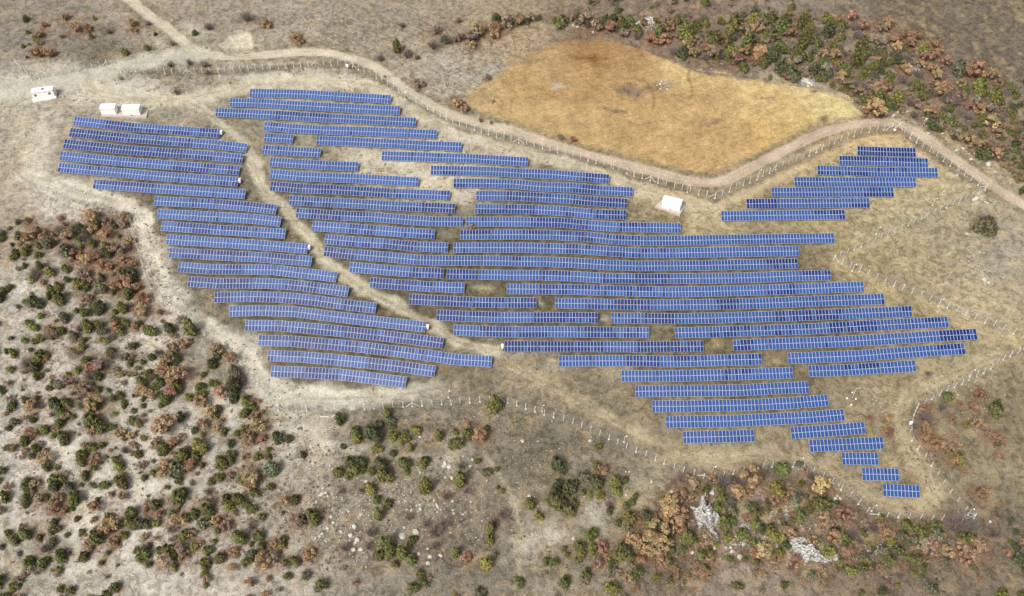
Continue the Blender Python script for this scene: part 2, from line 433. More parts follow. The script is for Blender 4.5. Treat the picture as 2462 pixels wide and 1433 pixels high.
SOIL = [  # x, y, sRGB of the bare ground there
(100,80,152,139,122),(250,110,142,130,110),(330,60,166,151,131),(430,170,146,134,114),(300,240,192,187,168),(120,190,186,180,162),(80,300,180,167,142),(80,400,178,164,138),(430,205,166,153,130),(560,182,172,160,137),(350,200,184,174,152),(560,255,150,140,113),(690,212,182,172,148),(150,260,176,164,142),(230,300,164,153,130),(470,290,156,146,121),(700,80,164,151,131),(900,60,158,146,122),(1100,60,164,148,119),(1050,180,170,158,136),(1200,200,166,156,135),(1250,100,180,157,117),(1400,60,150,130,106),
(1700,90,146,124,103),(1900,120,154,141,122),(2100,150,154,139,123),(2300,90,134,119,96),(2390,150,132,118,97),(2200,250,144,124,108),(2350,300,148,126,108),(1620,60,150,128,108),(2000,60,148,132,112),(2200,60,134,118,95),
(560,230,150,140,112),(700,330,158,147,120),(450,285,166,156,131),(350,350,122,113,92),(250,380,124,115,93),(400,430,132,122,97),(480,520,130,120,95),(560,600,130,120,95),(620,500,142,131,107),(900,400,190,176,147),(1050,430,200,185,155),(800,480,130,120,95),(950,600,122,112,84),(1100,560,128,118,88),(1200,640,126,116,86),(1350,560,135,124,94),(1500,650,126,114,82),(1650,650,128,116,82),(1800,680,130,118,82),(1900,620,145,130,92),(1600,550,150,135,101),
(1700,540,184,165,117),(1550,490,172,153,112),(1850,560,170,151,109),(2100,450,184,165,121),(2000,560,178,159,111),(2150,330,206,182,137),(2300,430,182,164,124),(2300,550,170,156,117),(2200,640,174,157,115),(2390,600,164,152,130),(2350,720,180,161,121),(2100,690,172,152,108),(2150,760,172,152,107),(2280,880,166,151,109),(2100,960,165,148,110),(2000,1100,166,149,113),(2300,1000,158,142,106),(2390,1000,150,134,100),
(2350,1150,158,144,108),(2390,1280,136,119,97),(2150,1110,170,150,110),(1950,1200,142,118,94),(1700,1030,164,148,113),(1800,1090,164,149,114),(1550,1000,150,136,105),(1350,950,155,140,109),(1250,880,160,145,116),(1120,880,150,138,106),(1300,1080,142,131,107),(1450,1150,150,138,111),(1560,1180,164,151,120),(1350,1250,164,150,122),(1250,1250,154,142,118),(1620,1290,134,112,91),(1750,1330,160,142,120),(1900,1250,162,143,122),(2100,1290,138,116,94),(2000,1330,150,128,105),
(1050,1050,150,138,116),(850,1150,154,142,120),(1000,1200,154,142,119),(1100,1280,140,128,112),(900,1300,149,136,118),(700,1250,164,151,130),(750,1050,174,161,138),(520,640,128,118,94),(600,720,128,118,93),(750,700,128,118,93),(900,860,126,116,90),(700,820,128,118,93),(850,770,126,116,88),(620,800,140,130,105),(850,925,150,138,113),(720,930,146,134,110),(600,850,150,138,112),(960,925,146,134,108),(550,720,150,139,114),(1000,700,126,116,86),(1100,800,130,120,90),(1400,780,128,117,84),(1700,780,130,118,83),(2000,780,136,122,84),(2000,860,150,134,96),(1700,900,140,127,92),(1800,960,150,135,98),(1300,750,128,117,84),
(150,500,188,173,150),(100,560,164,142,116),(250,600,160,139,113),(120,680,184,172,152),(280,700,166,147,123),(350,800,180,167,145),(150,780,174,159,138),(300,880,182,170,149),(120,900,180,165,143),(250,1000,182,169,149),(400,980,182,170,150),(500,1050,182,169,149),(350,1080,196,186,166),(130,1080,190,180,162),(300,1180,194,184,164),(450,1180,178,163,142),(550,1200,176,161,139),(200,1250,182,169,147),(100,1330,170,155,126),(380,1290,186,173,152),(600,1330,180,166,144),(640,1080,178,163,141),(600,1000,184,171,150)]

JUN, OAK, BAREB = [], [], []      # plants: photo x, y, crown px, tag  (filled from the tables below)

def tiles(dst, ox, oy, txt):
    for q in txt.split():
        tg = q[-1] if q[-1].isalpha() else ''
        a = [float(t) for t in q.rstrip('abcdefghijklmnopqrstuvwxyz').split(',')]
        dst.append((ox + a[0] / 4.036, oy + a[1] / 4.036, a[2] / 4.036, tg))

# junipers and green bushes, tile by tile (tag: d dark, y yellow green, g grey green, t tall)
tiles(JUN,50,700,"155,105,130d 290,45,80 380,65,120 45,95,50 770,140,130d 625,210,85 700,130,70d 545,185,50 990,150,100 920,195,60 420,255,110g 205,240,60y 85,310,70 130,350,80y 665,330,110 760,320,90 800,380,90g 925,290,90 1022,295,75 1150,310,60 975,385,80 1275,385,100 1440,358,95d 1655,360,125t 400,395,75 195,450,75y 140,490,65y 45,470,60 525,435,90g 615,470,60 610,545,80y 790,465,50y 840,480,60y 885,575,80 505,575,50y 100,570,45 195,630,110 265,625,60y 655,675,90 1095,525,75d 1270,640,70d 1395,630,60 1515,640,100d 1065,690,60 1185,680,55d 1140,740,50y 560,765,70y 465,805,60y 150,740,90d 165,815,80 755,830,90 975,790,60y 1070,805,45y 1183,790,35 1240,785,65y 1290,825,55 1490,745,80 1170,870,100 1355,880,85 1300,920,60 1155,950,50 1520,910,110 310,885,45 287,935,55 555,915,80 385,895,90g 755,950,65 860,965,50d 960,1005,80 900,1040,70 1005,1060,50 1000,1100,55 160,1035,55 50,1050,70 335,1090,115d 455,1085,105 580,1110,60g 725,1105,110 1195,1035,60 1095,1010,40 1185,1110,50 1097,1150,55 915,1180,50y 1420,1060,95 1370,1110,60 1365,1000,60 1745,920,85 1860,885,70 1910,900,60y 1630,1025,75y 1745,1010,90y 1920,1130,70d 1925,620,95d 1860,710,100d 1780,805,60 2085,780,130g 2070,900,140d 2080,1005,130d 2200,1065,110 2260,1130,70 2180,1180,90 395,1180,90 505,1210,50 125,1250,70d 385,1280,85 250,1340,95 700,1255,150 800,1320,110 1095,1235,80 1150,1285,55y 895,1310,65 1570,1220,100d 1680,1340,70 1870,1195,90 320,1400,60y 430,1410,130 1195,1415,60y 1770,1385,50 1975,1355,70 2105,1370,65 2170,1315,80y 2180,1370,70")
tiles(JUN,50,1020,"155,240,90 50,160,90 110,305,60d 200,300,50 600,290,90 680,210,90 795,195,80 610,365,90 745,290,40 840,320,30 915,340,60 970,400,100y 1145,295,80 1110,195,40 1020,130,60 920,230,25 1290,355,35 355,415,55 255,400,90 720,420,70 630,490,90 355,530,110y 350,600,100d 475,600,90g 590,585,45 830,580,85 690,580,50 990,550,130 255,695,70 330,750,65 535,710,120 1235,690,30 1320,780,105 1205,520,70 1300,470,70 1540,540,70 1425,605,50 1545,700,140 1600,640,80 1470,860,80 1600,900,90 1690,840,80 1690,890,80 1400,230,110 1590,290,120 1740,190,140y 1710,300,90 1530,420,140g 1770,390,60 1960,350,110 2040,290,90 2030,180,80d 2050,360,60 1940,410,70 2300,300,70 2170,320,40 1855,550,80 1940,510,80 1820,660,40 2140,520,80 2265,660,90 1995,720,90 2110,720,120 2030,790,90y 2190,760,80 2260,815,95 2340,890,70 1810,820,120 1790,950,110g 1920,1020,70 2140,1095,130 2240,1155,50 2320,1070,100 2340,1170,80 1690,1160,80y 1600,1060,100 1815,1215,90 1885,1135,50 1950,1280,100 2240,1260,100g 2200,1320,80 1790,1330,100 850,875,70 1085,840,110 1070,950,100 1180,955,120d 990,960,60 1310,955,70y 1010,1065,80 755,1090,120dt 600,1040,60 590,1070,40 550,910,65 340,940,70d 340,1010,80 190,1095,70 320,1140,75g 450,1070,50 400,1280,110 630,1275,100 850,1250,50 955,1130,30 1200,1240,130 1250,1170,60 1115,1230,35 1440,1210,120 1350,1220,90 1490,1270,80 1240,1345,70 790,1345,60 935,1360,35 230,1340,100 90,1345,100 55,1050,100t 70,560,90 60,610,90 60,700,80 60,760,80 505,820,40 700,780,70 745,720,45")
tiles(JUN,640,1020,"717,-64,105d 1190,-110,90 1190,-35,100g 1085,5,90g 870,75,110 890,135,105y 1035,85,160d 1075,230,85y 1240,110,95y 1235,20,60 1345,140,80y 1345,80,60 1405,220,65yt 1465,50,85y 1675,100,95yt 1830,65,65y 1860,180,125 1955,90,100 2140,30,60d 1235,270,75d 745,210,60d 115,120,110d 210,135,75d 355,290,75d 25,240,60 70,420,135g 20,310,60 830,370,140d 920,360,110d 710,455,100 870,430,130 820,480,80 940,440,70 1015,440,80 1125,390,120d 1140,495,145 1330,370,105 1535,360,105 1365,460,60y 1555,590,140t 1885,530,125yt 2045,350,70 2125,465,85g 2240,430,60 2290,640,50y 2250,610,40 50,605,75 285,720,90 1015,610,110y 970,590,50y 1070,720,85 1185,770,105 1095,865,110t 470,885,140 350,920,110g 165,855,40 160,1125,80 45,1200,30y 280,1310,90 195,1335,80 1150,1150,140t 1200,1240,110 1110,1270,110 1320,1230,130t 1410,1120,95 1420,1310,90 1250,1340,70 2170,990,100t 2170,1110,95y 1835,1235,90yt 2150,1340,120y 2220,1260,60g 2215,-200,150t")
tiles(JUN,1230,1020,"848,210,75y 440,385,160d 830,390,70 700,510,110g 835,555,130d 1005,540,110 1097,540,70 1015,645,95y 690,655,70 750,680,70y 848,675,80y 560,600,130d 445,570,90d 430,650,120d 410,720,170 520,660,80 605,755,90 545,830,120 192,770,105 260,885,80y 1205,695,65 1160,750,80 1110,790,80 945,830,70d 1140,890,125y 1030,955,80 1110,970,85g 755,1070,120 655,1175,100 775,1195,90y 518,1200,60 545,1260,60 680,1265,80y 628,1310,60 340,1310,80 415,1330,80 1340,965,100 1440,955,90 1060,1260,115 1555,1040,80d 1680,1090,120yt 1520,1215,90 1160,1300,90 1540,1320,80d 1870,650,80 2140,530,60d 2045,720,110 2000,800,100 2120,830,110g 2370,860,110 2370,960,80 2060,940,130 2140,930,90 2070,1090,95y 2220,1050,110 1840,1270,100 1920,1230,80 2110,1300,70 1990,1155,60y 2350,1150,100g 1855,850,50 2310,800,70 2370,1330,80")
tiles(JUN,1810,1020,"285,420,140 210,610,135y 440,380,70d 455,575,75 405,720,105g 650,760,170 540,820,90 455,870,100 370,920,75 265,835,45y 150,830,50 170,990,75 30,870,90 20,960,90y 190,1060,110y 290,1100,90y 320,640,40 525,690,40 255,1240,90y 730,1220,130y 565,1210,80 800,1030,90d 860,1080,90 900,1170,80d 640,1120,70g 1240,910,80y 1485,990,110 1620,1040,120 1740,980,110 1780,1070,130g 1450,1080,110g 1335,1140,95y 1565,1110,90g 1250,1210,100g 1390,1210,120d 1310,1310,120 1510,1300,100 1600,1290,80 1770,1240,70y 1095,1305,75y 2020,1100,120 2120,1110,100y 1980,330,110y 1565,20,60g 2065,5,70y 2360,180,60 830,1320,80y 1120,1165,45y 1890,-262,90 2345,-122,130 2365,-222,60")
tiles(JUN,50,370,"580,720,100d 640,760,80d 745,670,80 905,690,70d 955,800,50 575,830,60 600,900,65y 700,870,80 825,900,75y 910,890,60 830,960,90d 285,870,110g 180,890,70 80,900,60 60,960,80 455,950,140g 175,980,70 200,1100,85 290,1140,95y 45,1080,60 440,1110,75 120,1210,70y 450,1220,60d 1050,1180,130d 1100,1220,80d 790,1200,75d 570,1260,100y 370,1280,80y 655,1290,70 740,1260,40y 800,1300,90g 300,1305,80 1060,1360,100 900,1340,60 735,1330,40")
tiles(JUN,50,30,"55,65,60d 715,55,40y 70,195,45y 145,250,55y 690,235,50dt 1005,390,65 1230,345,60 1690,205,55d 60,435,30 1310,210,40d 85,310,25 30,330,40")
tiles(JUN,640,30,"1275,350,90t 1735,270,70d 2230,65,80d 1385,390,50d 2440,110,60 1475,440,40")
tiles(JUN,1230,30,"410,80,60y 490,100,110 150,100,50 900,90,110d 980,70,80d 1065,130,100 1150,95,80 1215,180,80 1440,195,110 1600,75,90 1690,190,130y 1710,260,110y 1740,180,90 1885,120,70y 1860,70,70 2020,90,70 2150,130,150 2130,180,100 1980,270,120 1640,410,110d 2100,350,90 2140,400,110y 2100,440,90 2290,290,140 2350,80,110y 2430,70,90 2310,180,60 2440,290,70 2240,540,90 2430,500,90 1800,130,80 260,50,60")
tiles(JUN,1810,30,"180,65,110 310,70,80 60,70,70y 470,100,120 550,150,90y 510,200,80 260,170,150 240,240,60y 90,270,40y 700,60,90y 755,100,70 865,150,80 720,200,120d 840,260,90y 600,285,100 540,270,90 450,320,110 770,330,80 250,330,80 300,370,80 590,370,80g 440,430,110 540,440,80 190,420,130d 110,470,90d 1040,350,150 1090,390,90 1160,370,80g 1000,460,130 1260,420,80 675,490,90 820,510,80y 890,570,100 260,540,130d 350,590,140d 580,560,110d 650,640,90 730,600,80g 1060,600,110 1140,610,80g 1170,520,90 1230,510,80 1310,500,80 1310,620,80 1320,690,80 1470,340,70 1640,370,110y 1970,550,140g 1575,710,90 1620,740,80 1620,820,90 1375,830,110y 1215,820,120 910,740,60 765,700,60 165,630,45 1060,850,90 1900,940,80 2185,720,130y 2200,790,80y 2340,820,140y 2390,880,90 2040,770,90 2230,1030,80 2200,1080,60 1915,1080,110 1740,1100,110d 1820,1000,70 1680,990,60 2040,1150,80d 2140,1100,60 2220,1190,70 1990,1130,70 2240,1370,120d 1310,910,80 1290,870,70 1940,760,50 2230,1570,1s".replace(" 2230,1570,1s",""))

JUN += [(2363, 545, 41, 'g')]
OAK += [(1135, 546, 15, 'r')]
BAREB += [(2368, 536, 34, '')]
# autumn oak shrubs (tag: r reddish, y yellow tan, b greyish brown)
tiles(OAK,50,700,"1190,100,140 1190,205,130 1560,280,80b 1350,210,60b 640,75,90b 930,345,100 300,400,130 1110,345,80 1190,355,50 1490,440,60r 1590,510,100 1470,560,110 1040,640,90b 690,750,120 790,720,140b 1440,690,130 1390,780,130 1540,840,220 1915,590,140 2040,665,120y 480,870,110b 650,940,140b 720,1090,160 1190,960,110 1285,1020,110 1470,990,120 130,1110,110 1765,1090,140 1950,1000,130 1860,1190,120y 2275,1080,90 2270,1220,90 1430,1310,210 1765,1290,110 1950,1255,50 1900,1320,70 2320,1310,140 700,1330,100 440,1210,80y 970,1380,110y 1080,1410,80y 2230,1370,90 120,1390,110r 335,1330,60 915,760,60b 1000,890,45b 1140,1280,60b 2340,1170,50")
tiles(OAK,50,1020,"250,340,130 1500,180,110 1310,210,90 740,360,110r 1180,400,80b 980,500,90 1410,390,100 1375,490,90y 1660,390,110r 2220,150,130y 2350,140,80 2240,510,180 2230,600,120 990,700,100y 880,680,55b 145,580,100b 200,720,110b 350,830,110r 440,840,80r 740,800,110 380,720,90 860,1000,150 930,960,140 1230,770,60 1220,830,60 1340,880,100 1480,750,100 1540,930,150 1800,770,150b 1900,940,90y 1660,1060,90 1740,1160,70 1560,1200,110b 1590,1270,100 2060,1230,100 2000,990,110b 2350,1320,150 1420,1320,140b 1210,1090,70 1310,1100,50b 900,1140,100y 670,1170,90 680,1220,60y 240,250,50 2040,500,80b")
tiles(OAK,640,1020,"2080,120,140 1945,1300,90 1950,10,60 180,740,80y 290,930,110b 430,1240,90 90,1150,80y 150,1170,60y 60,1290,120b 410,1290,90y")
tiles(OAK,1230,1020,"890,440,100 1760,570,120b 1940,520,100y 2310,510,190 1620,680,130 1760,720,110 1530,800,200y 1640,880,160 1600,960,160y 1490,900,120 1640,1000,100 1400,1060,220y 1440,1160,200 1170,1150,170 1350,1100,150 880,1190,130 1900,1130,130 1700,520,80r 2190,660,130 1310,1240,130 1430,1220,130 1250,1320,90 1440,1330,100 2350,1250,130 1930,1300,100 2420,1200,110 930,1330,80 830,1340,100b")
tiles(OAK,1810,1020,"30,460,80 650,600,190y 195,745,110 500,450,80 350,680,80 860,880,150r 690,880,110 720,980,110 1240,970,100r 340,1060,130r 100,1240,170y 30,1230,120 560,1130,110 770,1090,130 920,1230,110 400,1320,130 1650,1160,130b 1740,1150,120 1870,1230,120 1700,1230,130b 2000,1200,130 2160,1190,170 2120,1260,110 2050,1320,110 1650,110,150r 1780,200,110r 1930,230,130 1950,370,100r 1730,330,100b 2200,680,120r 2370,140,90 2370,290,70 2040,450,50 1670,-150,100r 1650,50,130r 1320,70,80r 1130,-66,50r 1310,-60,70 2190,-290,90r 2120,-170,80r 2160,-10,90 1930,-60,60r 2000,-200,50r 2330,110,90")
tiles(OAK,50,370,"700,620,120y 840,670,80b 1020,620,90r 990,700,100b 720,760,100y 830,790,110 390,630,50r 425,690,50r 180,780,130 70,830,90r 460,800,110 530,990,110 640,1030,110y 730,1000,90 880,940,90y 980,920,100b 1000,1040,100 790,1080,90 620,1170,110b 870,1100,80 1090,1080,80y 960,1130,80 1060,1250,130 940,1290,120 1140,1310,90 220,1250,60r 1060,850,80y 70,655,60r 950,1230,80y 340,780,80 130,790,70r")
tiles(OAK,50,30,"235,130,60r 540,165,110 190,225,80 180,300,70b 130,400,70r 200,410,110r 300,410,90r 440,55,80 655,160,70r 1090,120,90y 2380,130,80 1100,180,70y")
tiles(OAK,640,30,"290,240,80 330,285,70r 10,110,60r 1650,185,90b 1860,900,110y 1930,940,80y 1850,270,70b 1990,260,120b 2060,190,140 2220,170,110r 2210,240,90y 1480,700,100b 1870,90,50r 2330,120,130b 2390,90,100b 2000,330,80y 1150,620,25r 2200,870,40b 2180,1070,40b 2080,1050,50r")
tiles(OAK,1230,30,"740,110,190b 950,160,110 840,170,80 1340,270,110 1470,280,110r 1420,300,80 1480,100,110b 1530,150,90r 1700,350,120 1760,410,120 1880,360,100r 1920,390,120 1970,420,140b 2180,480,130r 2270,390,120r 2390,470,110 2390,130,110b 2250,190,100b 580,60,90b 1080,215,90b 1800,280,90b 60,80,110r 180,70,100b 470,1220,60b 590,1240,60r")
tiles(OAK,1810,30,"30,170,110 60,400,130y 40,450,100y 380,220,110r 320,220,80b 100,300,80b 670,420,100y 790,430,110 430,480,90b 1060,140,120y 960,60,110 840,70,80r 1300,130,130r 1240,160,110b 1380,270,100y 1390,350,100y 1560,260,130r 1440,210,100r 1530,310,100r 1190,290,110b 1750,360,140r 1730,420,110r 1660,450,110 1870,490,100r 1480,580,110y 1730,560,110 1780,620,110 2150,590,170r 2060,600,100r 2320,620,120r 2270,600,100b 2380,690,80r 710,560,100b 850,640,110 880,690,100b 1200,480,80 1210,760,140 1290,750,100r 1180,960,180 1140,870,90y 1240,1000,110 1030,790,110b 1830,740,140y 1800,790,110y 1880,790,90r 2010,700,90 1990,840,110b 2090,930,110r 2180,960,110 2290,1080,130y 2370,1180,110r 2080,1250,130 1950,1210,130b 1580,910,130b 1620,520,80 1900,870,100b 2300,950,110b 2220,1280,100 2340,1390,110 2150,870,110b 1720,960,100 320,640,80r 1090,1000,90r")
# leafless grey bushes
tiles(BAREB,50,700,"320,440,120 580,360,80 690,820,100 880,450,80 900,630,80 80,700,120 560,600,70 1340,590,70 2140,880,100 1000,640,80")
tiles(BAREB,50,1020,"1020,250,80 2250,980,100 1830,650,60 260,1210,110 450,1240,90 1460,1020,70")
tiles(BAREB,640,1020,"1900,400,80 1650,1040,150 1020,1050,100 2300,880,100 1000,1180,80 1560,960,90 1740,960,110 1390,900,80 1750,700,80 770,1200,90 930,640,60 1950,650,70 730,650,60 1640,1180,90 2220,960,80")
tiles(BAREB,1230,1020,"2050,560,120 1640,530,90 2200,560,90 2120,780,90 950,780,60")
tiles(BAREB,1810,1020,"1950,980,180 2100,980,160 960,1070,100 1160,1010,90 120,470,120 560,510,90 1020,1140,80 2330,1060,100 1660,-60,120 1830,-160,70 1680,10,90 2000,1020,120 1330,1240,80 1690,-490,50")
tiles(BAREB,50,370,"390,740,100 140,1170,110 760,960,80 640,830,70 1030,920,80 620,810,70")
tiles(BAREB,50,30,"860,190,60 405,235,50 1640,490,60 1790,515,70 1460,510,70 2200,60,120 1830,150,80 1480,310,50 1520,780,70 980,650,40 1240,110,50 1820,590,50")
tiles(BAREB,640,30,"1110,450,70 1620,330,90 1370,420,90 1830,860,90 1760,280,90 1900,240,80 2160,640,60 1320,130,60")
tiles(BAREB,1230,30,"1210,240,90 700,80,120 1560,380,90 1880,440,80 2200,440,80 2330,230,80 2030,430,90")
tiles(BAREB,1810,30,"900,420,80 990,150,110 1060,740,120 1520,880,110 1440,660,100 1590,600,90 1870,830,120 1960,880,110 1740,800,80 1010,230,90 850,400,70 1450,450,90 770,560,80 1000,700,90 2080,1010,100 1560,1000,90")

# ------------------------------------------------------------------ the ground: one sheet, fine where it is looked at, running far out
def axis(lo, hi, step, far, grow=1.25):
    a = list(np.arange(lo, hi + step / 2, step))
    s = step; x = a[-1]; r = []
    while x < far: s *= grow; x += s; r.append(x)
    s = step; x = a[0]; l = []
    while x > -far: s *= grow; x -= s; l.append(x)
    return np.array(l[::-1] + a + r)

FENCE_LINES = [q[0] for q in RUNS]
def build_ground():
    X, Y = axis(-232, 232, 0.5, 3500), axis(-118, 178, 0.5, 3500)
    nx, ny = len(X), len(Y)
    x, y = np.meshgrid(X, Y); x = x.ravel(); y = y.ravel()
    z = base_height(x, y)
    # soil colour, blended between places
    sp = np.array(SOIL, float)
    sw = G(sp[:, :2])
    acc = np.zeros((len(x), 3)); wt = np.zeros(len(x))
    wx = x + 9 * (fbm(x, y, 14, 3, 31) - 0.5); wy = y + 9 * (fbm(x, y, 14, 3, 37) - 0.5)
    cols = lin(sp[:, 2:]); cols = cols * 0.72 + 0.28 * cols.mean(1)[:, None]; cols = cols * np.clip(0.62 + (sp[:, 2:].sum(1) - 320) / 130 * 0.5, 0.85, 1.15)[:, None]
    slope_ = ((sp[:, 0] < 690) & (sp[:, 1] > 470) & (sp[:, 2:].sum(1) > 440))[:, None]
    cols = np.where(slope_, (cols * 0.7 + 0.3 * cols.mean(1)[:, None]) * 1.14, cols)
    for i in range(len(sp)):
        d2 = (wx - sw[i, 0]) ** 2 + (wy - sw[i, 1]) ** 2
        w = 1.0 / (d2 + 20.0) ** 2
        acc += w[:, None] * cols[i]; wt += w
    c = acc / wt[:, None]
    near = np.clip(1 - np.maximum(np.abs(x) - 225, np.maximum(y - 170, -112 - y)) / 60.0, 0, 1)
    tus = np.full(len(x), 0.85); sto = np.full(len(x), 0.35); fur = np.zeros(len(x)); drag = np.zeros(len(x))
    def paint(m, col, keep_tus=0.25, keep_sto=None):
        nonlocal c, tus
        c = c * (1 - m[:, None]) + lin(col) * m[:, None]
        tus = tus * (1 - m) + keep_tus * m
    # rust leaf litter lying under and around the shrubs
    for L, col, k in ((OAK, (146, 116, 92), 1.15), (BAREB, (140, 124, 106), 1.1), (JUN, (140, 124, 100), 0.8)):
        a = np.array([q[:3] for q in L], float)
        a = a[a[:, 2] > 12]
        p = G(a[:, :2])
        r = a[:, 2] / np.array([ppm(q) for q in p]) * 0.5 * k
        for q, rr in zip(p, r):
            i0, i1 = np.searchsorted(X, (q[0] - 2.4 * rr - 1, q[0] + 2.4 * rr + 1))
            j0, j1 = np.searchsorted(Y, (q[1] - 2.4 * rr - 1, q[1] + 2.4 * rr + 1))
            if i1 <= i0 or j1 <= j0: continue
            idx = (np.arange(j0, j1)[:, None] * nx + np.arange(i0, i1)[None, :]).ravel()
            d = np.hypot(x[idx] - q[0], y[idx] - q[1])
            m = np.clip(1.35 - d / (rr * 1.5 + 0.4) + 0.9 * (fbm(x[idx], y[idx], 2.2, 2, 5) - 0.5), 0, 1) * 0.75
            c[idx] = c[idx] * (1 - m[:, None]) + lin(col) * m[:, None]
    # bare pale patches
    for (bx, by, sx, sy, s) in BARE:
        p = G([(bx, by)])[0]; e = G([(bx + sx, by), (bx, by - sy)])
        rx, ry = abs(e[0][0] - p[0]), abs(e[1][1] - p[1])
        d = np.sqrt(((wx - p[0]) / rx) ** 2 + ((wy - p[1]) / ry) ** 2)
        m = np.clip(1.25 - d + 1.1 * (fbm(x, y, 6.0, 3, 61) - 0.5), 0, 1) ** 1.2 * s
        lum = np.array([220, 213, 196.]) if by > 150 or bx < 700 else np.array([200, 188, 160.])
        if bx > 1500: lum = np.array([205, 186, 142.])
        if bx < 700 and by > 560: lum = np.array([224, 217, 201.])
        paint(m, lum, 0.25)
    # the field: golden stubble, browner up the slope
    field = in_poly(x + 5.0 * (fbm(x, y, 7, 3, 71) - 0.5), y + 5.0 * (fbm(x, y, 7, 3, 73) - 0.5), FIELD)
    fd = polyline_dist(x, y, np.vstack([FIELD, FIELD[:1]])); fd = np.where(field, fd, 0)
    px, py, _ = project(x, y, z)
    fc = [(1300,150,172,138,94),(1420,120,156,118,72),(1520,150,168,130,82),(1250,220,176,140,88),(1400,220,174,136,86),(1560,230,178,142,90),(1700,240,184,148,96),(1500,300,182,146,94),(1650,340,180,144,92),(1750,380,184,148,96),(1850,320,188,152,92),(1900,260,194,162,102),(2010,262,208,184,122),(1960,225,200,172,116),(1800,205,196,166,108),(1620,165,200,170,112),(1200,250,184,152,102),(1300,300,184,150,98),(1420,345,186,152,98),(1180,220,182,152,104),(2060,280,212,190,130),(1700,420,182,146,94)]
    fa = np.array(fc, float); fw = G(fa[:, :2]); fl = lin(fa[:, 2:]); fl = (fl * 0.90 + 0.10 * fl.mean(1)[:, None]) * np.array([1.24, 1.31, 1.36])
    acc = np.zeros((len(x), 3)); wt = np.zeros(len(x))
    for i in range(len(fa)):
        w = 1.0 / ((wx - fw[i, 0]) ** 2 + (wy - fw[i, 1]) ** 2 + 30) ** 2
        acc += w[:, None] * fl[i]; wt += w
    m = np.clip(fd / 1.8 + 0.8 * (fbm(x, y, 2.5, 2, 75) - 0.5), 0, 1)
    c = c * (1 - m[:, None]) + (acc / wt[:, None]) * m[:, None]
    tus = tus * (1 - m) + 0.40 * m; fur = np.maximum(fur, 0.75 * m); sto = sto * (1 - m) + 0.25 * m
    for (bx, by, sx, sy, col) in ((1530,209,50,14,(128,112,98)),(1600,203,45,14,(140,124,106)),(1478,262,26,9,(122,104,80)),(1340,211,24,10,(190,176,150)),(1983,283,16,8,(120,96,70)),(1962,228,14,5,(130,108,82)),(1720,300,30,6,(158,132,100)),(1410,130,40,8,(140,94,48)),(1850,232,20,5,(160,136,104))):
        p = G([(bx, by)])[0]; e = G([(bx + sx, by), (bx, by - sy)])
        d = np.sqrt(((wx - p[0]) / abs(e[0][0] - p[0])) ** 2 + ((wy - p[1]) / abs(e[1][1] - p[1])) ** 2)
        paint(np.clip(1.3 - d + 1.3 * (fbm(x, y, 2.5, 3, 81) - 0.5), 0, 1) * 0.85, col, 0.8)
    for P in ([(1546,190),(1560,205),(1570,225),(1573,245),(1568,262)], [(1661,160),(1655,185),(1662,205),(1664,225),(1658,238)], [(1640,40 + 372),(1665,430)]):
        paint(soft(polyline_dist(x, y, smooth_line(P)), 0.45, 0.7, x, y, 83, 0.3) * 0.6, (136, 98, 54), 0.3)
    # the scooped-out cut above the road
    Q = G([(520,112),(548,86),(575,80),(603,80),(607,100),(611,131),(575,136),(540,131)])
    sc = in_poly(x + 1.5 * (fbm(x, y, 3, 2, 85) - .5), y + 1.5 * (fbm(x, y, 3, 2, 87) - .5), Q).astype(float)
    paint(sc * 0.9, (222, 212, 188), 0.35); scoop = np.clip(polyline_dist(x, y, np.vstack([Q, Q[:1]])) / 1.5, 0, 1) * sc
    z = z - 0.9 * scoop
    # grazed hill streaks above the road
    for (bx, by, sx, sy, s) in ((860, 80, 190, 60, .9), (1080, 195, 110, 55, .8), (1200, 130, 70, 30, .5), (250, 90, 150, 40, .35), (2250, 80, 130, 60, .35)):
        p = G([(bx, by)])[0]; e = G([(bx + sx, by), (bx, by - sy)])
        d = np.sqrt(((x - p[0]) / abs(e[0][0] - p[0])) ** 2 + ((y - p[1]) / abs(e[1][1] - p[1])) ** 2)
        drag = np.maximum(drag, np.clip(1.5 - d, 0, 1) * s)
    # banks, tracks and roads
    dm = polyline_dist(x, y, ROAD_MAIN)
    paint(soft(dm, 4.6, 2.2, x, y, 91, 1.6) * 0.6, (150, 137, 112), 0.95)
    for P, half, edge, col, s, wob in ((ROAD_LOOP, 3.2, 3.0, (216, 206, 182), .9, 1.8), (TRACK, 1.9, 1.5, (216, 206, 182), .9, 1.7), (TRACK_LOW, 2.9, 1.6, (226, 218, 199), 1.0, 3.0),
                                       (TRACK_EAST, 2.2, 3.5, (196, 180, 146), .75, 2.2), (TRACK_NE, 1.8, 2.5, (196, 176, 130), .5, 1.5), (PATH, 0.7, 1.2, (196, 182, 156), .7, .7), (GULLY, 1.3, 2.0, (200, 188, 162), .5, 1.2)):
        d = polyline_dist(x, y, P)
        east = np.clip((x - 20) / 90, 0, 1)[:, None] if P is ROAD_LOOP else 0
        cc = lin(col) * (1 - east) + lin((212, 186, 140)) * east if P is ROAD_LOOP else lin(col)
        m = soft(d, half, edge, x, y, 93, wob) * s * (0.85 + 0.6 * (fbm(x, y, 3.0, 2, 95) - 0.4))
        if P is TRACK_LOW or P is TRACK_EAST:
            pxx = project(x, y, z)[0]; m = m * (np.clip((1120 - pxx) / 260, 0, 1) if P is TRACK_LOW else np.clip((pxx - 1130) / 200, 0, 1))
        m = np.clip(m, 0, 1)
        c = c * (1 - m[:, None]) + cc * m[:, None]; tus = tus * (1 - m) + 0.3 * m
